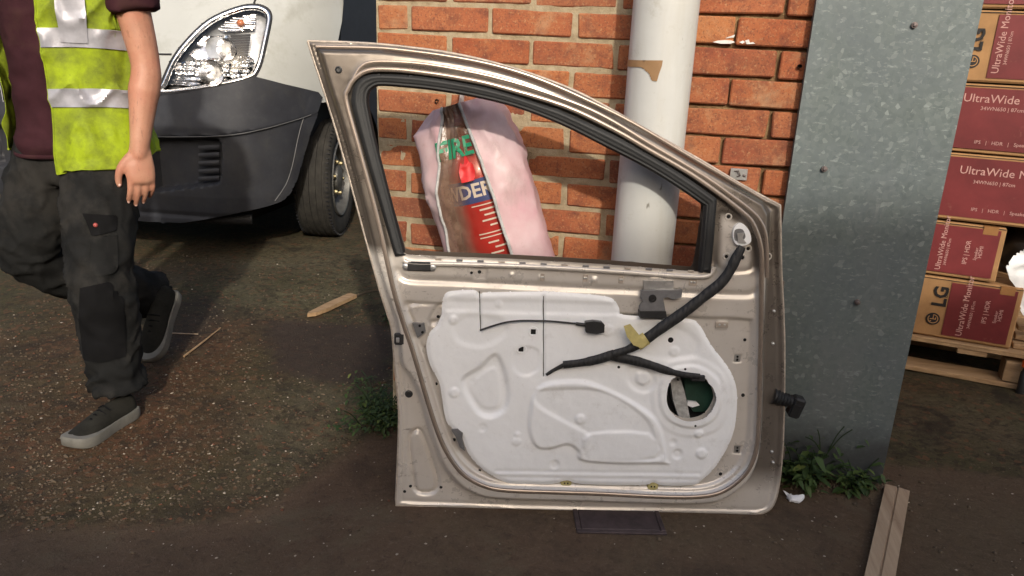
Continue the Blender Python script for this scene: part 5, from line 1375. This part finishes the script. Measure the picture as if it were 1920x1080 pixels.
# ================================================================== pallet with boxes
BA = math.radians(-13); BE = np.array([math.cos(BA), math.sin(BA), 0]); BNn = np.array([math.sin(BA), -math.cos(BA), 0]); BP = np.array([1.018, .951, 0])
def bw_(u, z, n=0.0): return BP + BE * u + np.array([0, 0, z]) + BNn * n
def bpx(x, y, n=0.0):
    p = on_plane(x, y, BP + BNn * n, BNn) - BP; return float(p @ BE), float(p[2])
RB = np.column_stack([BE, -BNn, (0, 0, 1.)])
def bbox(mb, u0, u1, z0, z1, n0, n1, bev=0.0): return mb.box(bw_((u0 + u1) / 2, (z0 + z1) / 2, (n0 + n1) / 2), (u1 - u0, abs(n1 - n0), z1 - z0), R=RB, bev=bev)
pal = empty('wooden_pallet', tuple(bw_(.1, 0, -.3)), 'rough pine pallet on the ground under the stacked boxes', 'pallet')
def ppart(name, u0, u1, z0, z1, n0, n1, bev=.003):
    mb = bbox(MB(), u0, u1, z0, z1, n0, n1, bev); V = np.array(mb.v); mb.v = [tuple(p) for p in V + RNG.normal(0, .0012, V.shape)]
    return part(name, mb.me(name), M_PINE, pal)
ppart('bottom_board', -.40, .72, .004, .024, .02, -.09); ppart('bottom_board', -.40, .72, .004, .024, -.30, -.40); ppart('bottom_board', -.40, .72, .004, .024, -.62, -.72)
for n0 in (.02, -.30, -.62):
    for u0 in (-.40, .335 if n0 > 0 else .30, .60): ppart('block', u0, u0 + .115, .026, .104, n0 - .004, n0 - .095)
for u0 in (-.40, .17, .60): ppart('stringer', u0, u0 + .10, .106, .124, .02, -.74)
for k in range(6): ppart('deck_board', -.40, .72, .126, .146, .02 - k * .135, .02 - k * .135 - .098)

def text_on(body, size, u, z, vertical, n, material, root, align='LEFT', bold=0, name='lettering', shear=0):
    if vertical: M_ = Matrix(((0, -BE[0], BNn[0], 0), (0, -BE[1], BNn[1], 0), (1, 0, 0, 0), (0, 0, 0, 1)))
    else: M_ = Matrix(((BE[0], 0, BNn[0], 0), (BE[1], 0, BNn[1], 0), (0, 1, 0, 0), (0, 0, 0, 1)))
    M_.translation = Vector(bw_(u, z, n)); return part(name, text_mesh(body, size, M_, .0003, align, shear, bold), material, root)
def logo(u, z, r, n, root, vertical):
    f = (lambda a, b, k: bw_(u - b, z + a, n + k)) if vertical else (lambda a, b, k: bw_(u + a, z + b, n + k))
    circ = [(r * math.cos(t_), r * math.sin(t_)) for t_ in np.linspace(0, 2 * math.pi, 33)[:-1]]
    lg = part('round_logo', MB().prism(circ, 0, .0006, f).me('round_logo'), M_INK, root)
    mb = MB()
    arc = [(r * .76 * math.cos(t_), r * .76 * math.sin(t_)) for t_ in np.linspace(.9, 2 * math.pi, 26)] + [(r * .62 * math.cos(t_), r * .62 * math.sin(t_)) for t_ in np.linspace(2 * math.pi, .9, 26)]
    for i in range(25):
        a, b, c, d = arc[i], arc[i + 1], arc[50 - i], arc[51 - i]; mb.prism([a, b, c, d], .0006, .0010, f)
    mb.prism([(r * .05, -.06 * r), (r * .76, -.06 * r), (r * .76, .07 * r), (r * .05, .07 * r)], .0006, .0010, f)
    mb.prism([(-.08 * r, -.42 * r), (.05 * r, -.42 * r), (.05 * r, .45 * r), (-.08 * r, .45 * r)], .0006, .0011, f)
    mb.prism([(-.08 * r, -.42 * r), (.28 * r, -.42 * r), (.28 * r, -.30 * r), (-.08 * r, -.30 * r)], .0006, .0012, f)
    mb.prism([(-.36 * r + .1 * r * math.cos(t_), .3 * r + .1 * r * math.sin(t_)) for t_ in np.linspace(0, 6.28, 9)[:-1]], .0006, .0010, f)
    part('logo_face', mb.me('logo_face'), M_CARD, lg)
def carton(u0, u1, z0, z1, n1, label, mu0, mu1):
    """cardboard carton with a printed maroon panel on its front"""
    c = bw_((u0 + u1) / 2, z0, n1 / 2)
    r = empty('cardboard_box', tuple(c), label, 'box', 'stacked maroon printed cartons')
    cb = bbox(MB(), u0, u1, z0, z1, 0, n1, .005); vv = np.array(cb.v); cb.v = [tuple(p) for p in vv + RNG.normal(0, .0011, vv.shape)]
    bw = part('carton', cb.me('carton'), M_CARD, r)
    part('parcel_tape', bbox(MB(), u1 - .075, u1 - .028, z1 - .03, z1 + .0006, n1 * .3, .0044).me('parcel_tape'), M_PTAPE, bw)
    part('printed_panel', MB().prism([(mu0, z0 + .014), (mu1, z0 + .014), (mu1, z1 - .012), (mu0, z1 - .012)], -.002, .0036, lambda a, b, k: bw_(a, b, k)).me('printed_panel'), M_MAROON, r)
    part('flap_seam', bbox(MB(), u0 + .004, u1 - .004, z1 - .0065, z1 - .0045, .0002, .0026).me('flap_seam'), M_INK, r)
    return r
# lowest box
b1 = carton(-.33, .340, .150, .383, -.46, 'lowest carton on the pallet, round logo and LG print on its bare cardboard end', .108, .322)
u, z = bpx(1762, 566); text_on('LG', .066, u, z - .018, True, .0036, M_INK, b1, bold=.002)
u, z = bpx(1749, 597); logo(u, z, .024, .0036, b1, True)
u, z = bpx(1772, 566); text_on("Life's Good", .016, u, z - .02, True, .0036, M_INK, b1)
u, z = bpx(1799, 628); text_on('UltraWide Monitor', .030, u - .004, z - .004, True, .0042, M_BOXTXT, b1)
text_on('34WN650 | 87cm', .015, u + .022, z + .03, True, .0042, M_BOXTXT, b1)
u, z = bpx(1842, 612); text_on('IPS | HDR', .022, u, z + .012, True, .0042, M_BOXTXT, b1)
text_on('Speaker', .015, u + .033, z + .02, True, .0042, M_BOXTXT, b1); text_on('HDMI', .018, u + .048, z + .03, True, .0042, M_BOXTXT, b1)
# second, shorter and set back
b2 = carton(-.31, .243, .392, .596, -.40, 'short carton second from the pallet, its right end well inside the one below', -.05, .225)
u, z = bpx(1757, 505); text_on('UltraWide Monitor', .026, u, z - .0, True, .0042, M_BOXTXT, b2)
text_on('34WN650 | 87cm', .014, u + .020, z + .02, True, .0042, M_BOXTXT, b2)
u, z = bpx(1806, 500); text_on('IPS | HDR', .022, u, z + .01, True, .0042, M_BOXTXT, b2); text_on('Speaker', .015, u + .030, z + .03, True, .0042, M_BOXTXT, b2); text_on('HDMI', .018, u + .044, z + .04, True, .0042, M_BOXTXT, b2)
b3 = carton(-.30, .62, .606, .846, -.46, 'long carton third from the pallet with level lettering, resting on the short one', -.28, .60)
u, z = bpx(1799, 318); text_on('UltraWide Monitor', .040, u, z, False, .0042, M_BOXTXT, b3)
u2, z2 = bpx(1818, 340); text_on('34WN650 | 87cm', .018, u2 + .01, z2, False, .0042, M_BOXTXT, b3)
u2, z2 = bpx(1820, 392); text_on('IPS   |   HDR   |   Speaker', .017, u2, z2, False, .0042, M_BOXTXT, b3)
b4 = carton(-.285, .63, .852, 1.088, -.46, 'long carton fourth from the pallet with level lettering, above its twin', -.265, .61)
u, z = bpx(1806, 183); text_on('UltraWide Monitor', .040, u, z, False, .0042, M_BOXTXT, b4)
u2, z2 = bpx(1838, 203); text_on('34WN650 | 87cm', .018, u2, z2, False, .0042, M_BOXTXT, b4)
u2, z2 = bpx(1826, 266); text_on('IPS   |   HDR   |   Speaker', .017, u2, z2, False, .0042, M_BOXTXT, b4)
b5 = carton(-.29, .42, 1.096, 1.330, -.46, 'fifth carton up, bare cardboard end with a cut-off round logo beside the steel sheet', .070, .40)
u, z = bpx(1830, 84); text_on('LG', .062, u, z - .02, True, .0036, M_INK, b5, bold=.002)
u, z = bpx(1823, 115); logo(u, z, .022, .0036, b5, True)
u, z = bpx(1838, 85); text_on("Life's Good", .015, u, z - .02, True, .0036, M_INK, b5)
u, z = bpx(1862, 138); text_on('UltraWide Monitor', .032, u + .004, z, True, .0042, M_BOXTXT, b5); text_on('34WN650 | 87cm', .015, u + .028, z + .03, True, .0042, M_BOXTXT, b5)
b6 = carton(-.28, .52, 1.338, 1.560, -.46, 'topmost carton, only its lower edge in the picture', -.26, .50)
# clutter beside the stack
blk = empty('black_bag', tuple(bw_(.46, .40, -.2)), 'black plastic bag stuffed behind the short carton', 'bag')
mbk = MB().ball(bw_(.42, .50, -.26), (.17, .15, .13), 22, 14); V = np.array(mbk.v); mbk.v = [tuple(p) for p in V + (.03 * fbm(V * 9, 3, 3))[:, None] * np.array([1, 1, .6])]
part('bag_skin', mbk.me('bag_skin', True), M_PLASTIC, blk)
flm = empty('plastic_film', tuple(bw_(.47, .15, -.1)), 'crumpled sheet of white plastic film beside the lowest carton', 'film')
fpoly = np.array([bpx(x, y, -.02) for x, y in [(1884, 497), (1900, 478), (1925, 462), (1990, 455), (1990, 650), (1940, 610), (1918, 590), (1908, 573), (1911, 546), (1892, 522)]])
V, F = grid_region(fpoly, [], .009)
k = .022 * np.clip(1 - 2.5 * np.abs(fbm(V * 9, 3, 3)), 0, 1) + .018 * fbm(V * 7, 3, 5) - .01
part('film_sheet', solid(mesh_np('film_sheet', np.array([bw_(u, z, -.012 + q_) for (u, z), q_ in zip(V, k)]), F), .001), M_FILM, flm)
lath = empty('loose_lath', tuple(bw_(.5, .16, -.1)), 'loose pale laths lying on the pallet beside the lowest carton', 'wood')
for k in range(3): part('lath', bbox(MB(), .352 + .01 * k, .72, .148 + k * .022, .166 + k * .022, -.02 - .05 * k, -.07 - .05 * k, .002).me('lath'), M_PINE, lath)
u, z = bpx(1926, 680, .03)
oc = empty('orange_cap', tuple(bw_(u, 0, .05)), 'small orange cap on a dark stem by the pallet block', 'cap')
part('cap_top', MB().lathe([(.0001, .020), (.012, .018), (.018, .008), (.018, -.012), (.012, -.014)], bw_(u, z, .045), (0, 0, 1), 18).me('cap_top', True), M_ORANGE, oc)
part('cap_stem', MB().lathe([(.012, -.014), (.012, -.03), (.016, -.034), (.016, -z), (.0001, -z)], bw_(u, z, .045), (0, 0, 1), 14).me('cap_stem', True), M_PLASTIC, oc)

# ================================================================== things lying on the ground
def prism_along(a, b, sect, name, material, root=None, **k):
    a = np.asarray(a, float); b = np.asarray(b, float); e = (b - a) / np.linalg.norm(b - a); s_ = np.cross(e, (0, 0, 1.)); s_ /= np.linalg.norm(s_); u_ = np.cross(s_, e)
    n = len(sect); V = [a + s_ * x + u_ * y for x, y in sect] + [b + s_ * x + u_ * y for x, y in sect]
    F = [tuple(range(n))[::-1], tuple(range(n, 2 * n))] + [(i, (i + 1) % n, n + (i + 1) % n, n + i) for i in range(n)]
    return obj(name, MB().add(V, F).me(name), material, **k) if root is None else part(name, MB().add(V, F).me(name), material, root)
a = on_ground(1680, 928); b = on_ground(1650, 1078); b = a + (b - a) * 2.0
sect = [(-.031, .001), (.031, .001), (.031, .018), (.003, .0195), (.001, .015), (-.001, .015), (-.003, .0195), (-.031, .018)]
prism_along(a + (0, 0, .006), b + (0, 0, .006), sect, 'wooden_batten', M_BATTEN, label='grooved wooden batten lying on the tarmac at the lower right', category='batten')
pa = on_ground(580, 598); pb_ = on_ground(702, 546)
e = (pb_ - pa); e /= np.linalg.norm(e); s_ = np.array([e[1], -e[0], 0]); L = np.linalg.norm(pb_ - pa)
pm = on_ground(668, 560); L1 = np.linalg.norm(pm - pa)
poly = [(0, -.010), (.015, -.020), (L1 * .5, -.036), (L1 * .96, -.040), (L1, -.034), (L1 * .99, .004), (L1 * .6, .010), (.10, .016), (.03, .010)]
obj('split_plank', MB().prism(poly, .006, .022, lambda x, y, n: pa + e * x + s_ * y + np.array([0, 0, n])).me('split_plank'), M_PINE, label='short split plank lying on the dirt left of the car door', category='plank')
obj('dry_twig', MB().tube([pm + (-.02, -.03, .008), (pm + pb_) / 2 + (0, 0, .014), pb_ + (.04, .02, .008)], [.004, .0035, .0025], 7).me('dry_twig', True), M_STONE, label='dark thin stick running from the split plank towards the car door', category='twig')
pa2 = on_ground(345, 671); pb2 = on_ground(414, 618)
obj('dry_twig', MB().tube([pa2 + (0, 0, .006), pa2 * .6 + pb2 * .4 + (.008, 0, .012), pb2 + (0, 0, .008)], [.004, .0035, .002], 7).me('dry_twig', True), M_PINE, label='thin dry twig on the reddish dirt behind the rear shoe', category='twig')
pa2 = on_ground(318, 627); pb2 = on_ground(372, 630)
obj('dry_twig', MB().tube([pa2 + (0, 0, .006), pb2 + (0, 0, .008)], [.003, .002], 7).me('dry_twig', True), M_BATTEN, label='short pale straw on the ground beside the rear shoe', category='twig')
cov = empty('iron_cover', (-.02, -.36, 0), 'dark rectangular iron cover in the ground under the car door', 'cover')
rc = np.column_stack([EA, np.cross((0, 0, 1.), EA), (0, 0, 1.)])
part('cover_plate', MB().box((-.02, -.335, .0), (.200, .170, .006), R=rc, bev=.002).me('cover_plate'), M_IRON, cov)
fr_ = MB()
for dx, dy, sx_, sy_ in ((0, .093, .226, .014), (0, -.093, .226, .014), (.107, 0, .012, .172), (-.107, 0, .012, .172)): fr_.box(np.array([-.02, -.335, .0003]) + rc @ np.array([dx, dy, 0]), (sx_, sy_, .007), R=rc, bev=.0015)
part('cover_frame', fr_.me('cover_frame'), M_IRON, cov)
p = on_ground(1490, 940)
tm = MB().ball(p + (0, 0, .010), (.020, .015, .011), 16, 10); V = np.array(tm.v); V = V + (.010 * fbm(V * 60, 3, 7))[:, None] * np.array([1.2, 1, .8]); V[:, 2] = np.maximum(V[:, 2], .002); tm.v = [tuple(q) for q in V]
tm.add([p + (-.018, .012, .004), p + (-.030, .022, .016), p + (-.022, .030, .010), p + (-.008, .016, .008)], [(0, 1, 2, 3)])
obj('paper_tissue', tm.me('paper_tissue', False), M_TISSUE, label='small crumpled white tissue on the tarmac right of the car door', category='tissue')
def samp_lit():
    x, y = on_ground(random.choice([random.uniform(1440, 1930), random.uniform(-20, 1900)]), random.uniform(850, 1090))[:2]; return x, y
scatter('tarmac_crumbs', 130, samp_lit, .0050, M_STONE, label='dark crumbs of soil scattered over the tarmac')
# ================================================================== weeds
def weed(name, label, centre, spread, n, leaf, hgt, seed, droop=.5, stems=5, narrow=.38, wall_y=None):
    r = random.Random(seed); V = []; F = []; tone = []
    root = empty(name, tuple(centre), label, 'weed', 'weeds at the foot of the wall')
    st = MB(); tips = []
    for k in range(stems):
        a = r.random() * 6.283; b = np.array(centre) + (r.gauss(0, spread[0] * .5), r.gauss(0, spread[1] * .5), 0)
        t_ = b + np.array([math.cos(a) * spread[0] * .8, math.sin(a) * spread[1] * .8, hgt * (.5 + .6 * r.random())])
        if wall_y is not None: t_[1] = min(t_[1], wall_y)
        st.tube(smooth([b, b * .5 + t_ * .5 + (0, 0, hgt * .15), t_], 4), .0016, 5); tips.append((b, t_))
    for i in range(n):
        b, t_ = r.choice(tips); f = r.random() ** .7
        p = b + (t_ - b) * f + np.array([r.gauss(0, spread[0] * .28), r.gauss(0, spread[1] * .28), 0]); p[2] = max(.006, p[2] * (.35 + .65 * r.random()) + .004)
        if wall_y is not None: p[1] = min(p[1], wall_y)
        a = r.random() * 6.283; tilt = r.uniform(-.5, .9) - droop * .3; L = leaf * r.uniform(.5, 1.25); W = L * narrow * r.uniform(.8, 1.3)
        d = np.array([math.cos(a) * math.cos(tilt), math.sin(a) * math.cos(tilt), math.sin(tilt)]); s_ = np.cross(d, (0, 0, 1.)); s_ /= np.linalg.norm(s_) + 1e-9; u_ = np.cross(s_, d)
        q = [p, p + d * L * .35 + s_ * W * .5 + u_ * W * .15, p + d * L * .72 + s_ * W * .36 - u_ * L * .04, p + d * L - u_ * L * .16 * droop * 2, p + d * L * .72 - s_ * W * .36 - u_ * L * .04, p + d * L * .35 - s_ * W * .5 + u_ * W * .15, p + d * L * .5 - u_ * W * .1]
        if wall_y is not None:
            for w_ in q: w_[1] = min(w_[1], wall_y + .012)
        o = len(V); V += q; F += [(o, o + 1, o + 6), (o + 1, o + 2, o + 6), (o + 2, o + 3, o + 6), (o + 3, o + 4, o + 6), (o + 4, o + 5, o + 6), (o + 5, o, o + 6)]
        tone += [min(1, max(0, r.gauss(.42, .2)))] * 7
    me = mesh_np('leaves', np.array(V), np.array(F)); a_ = me.attributes.new('tone', 'FLOAT', 'POINT'); a_.data.foreach_set('value', np.array(tone, np.float32))
    part('leaves', me, M_LEAF, root, kind='stuff'); part('stems', st.me('stems', True), M_LEAF, root, kind='stuff')
weed('leafy_weed', 'broad leaved weed growing tight against the right edge of the car door', (.455, -.075, 0), (.070, .045), 170, .044, .13, 3, narrow=.36, stems=8, wall_y=-.045)
weed('leafy_weed', 'bushy weed at the right corner of the steel sheet foot', (.625, -.065, 0), (.060, .030), 130, .034, .10, 5, narrow=.42, stems=7, wall_y=-.045)
weed('leafy_weed', 'low thin weed between the two bushier ones along the steel sheet', (.54, -.06, 0), (.06, .02), 60, .026, .05, 9, stems=4, wall_y=-.045)
weed('trailing_weed', 'wilted vine leaning on the steel sheet above the weeds', (.56, -.050, .09), (.07, .008), 26, .034, .09, 12, stems=4, wall_y=-.042)
weed('moss_tuft', 'dense fine leaved green tuft at the left edge of the car door', (-.77, .01, 0), (.075, .12), 1500, .017, .10, 21, narrow=.5, stems=26)
weed('moss_tuft', 'small green tuft farther back behind the latch side of the door', (-1.02, .86, 0), (.05, .06), 220, .018, .05, 23, narrow=.5, stems=8)
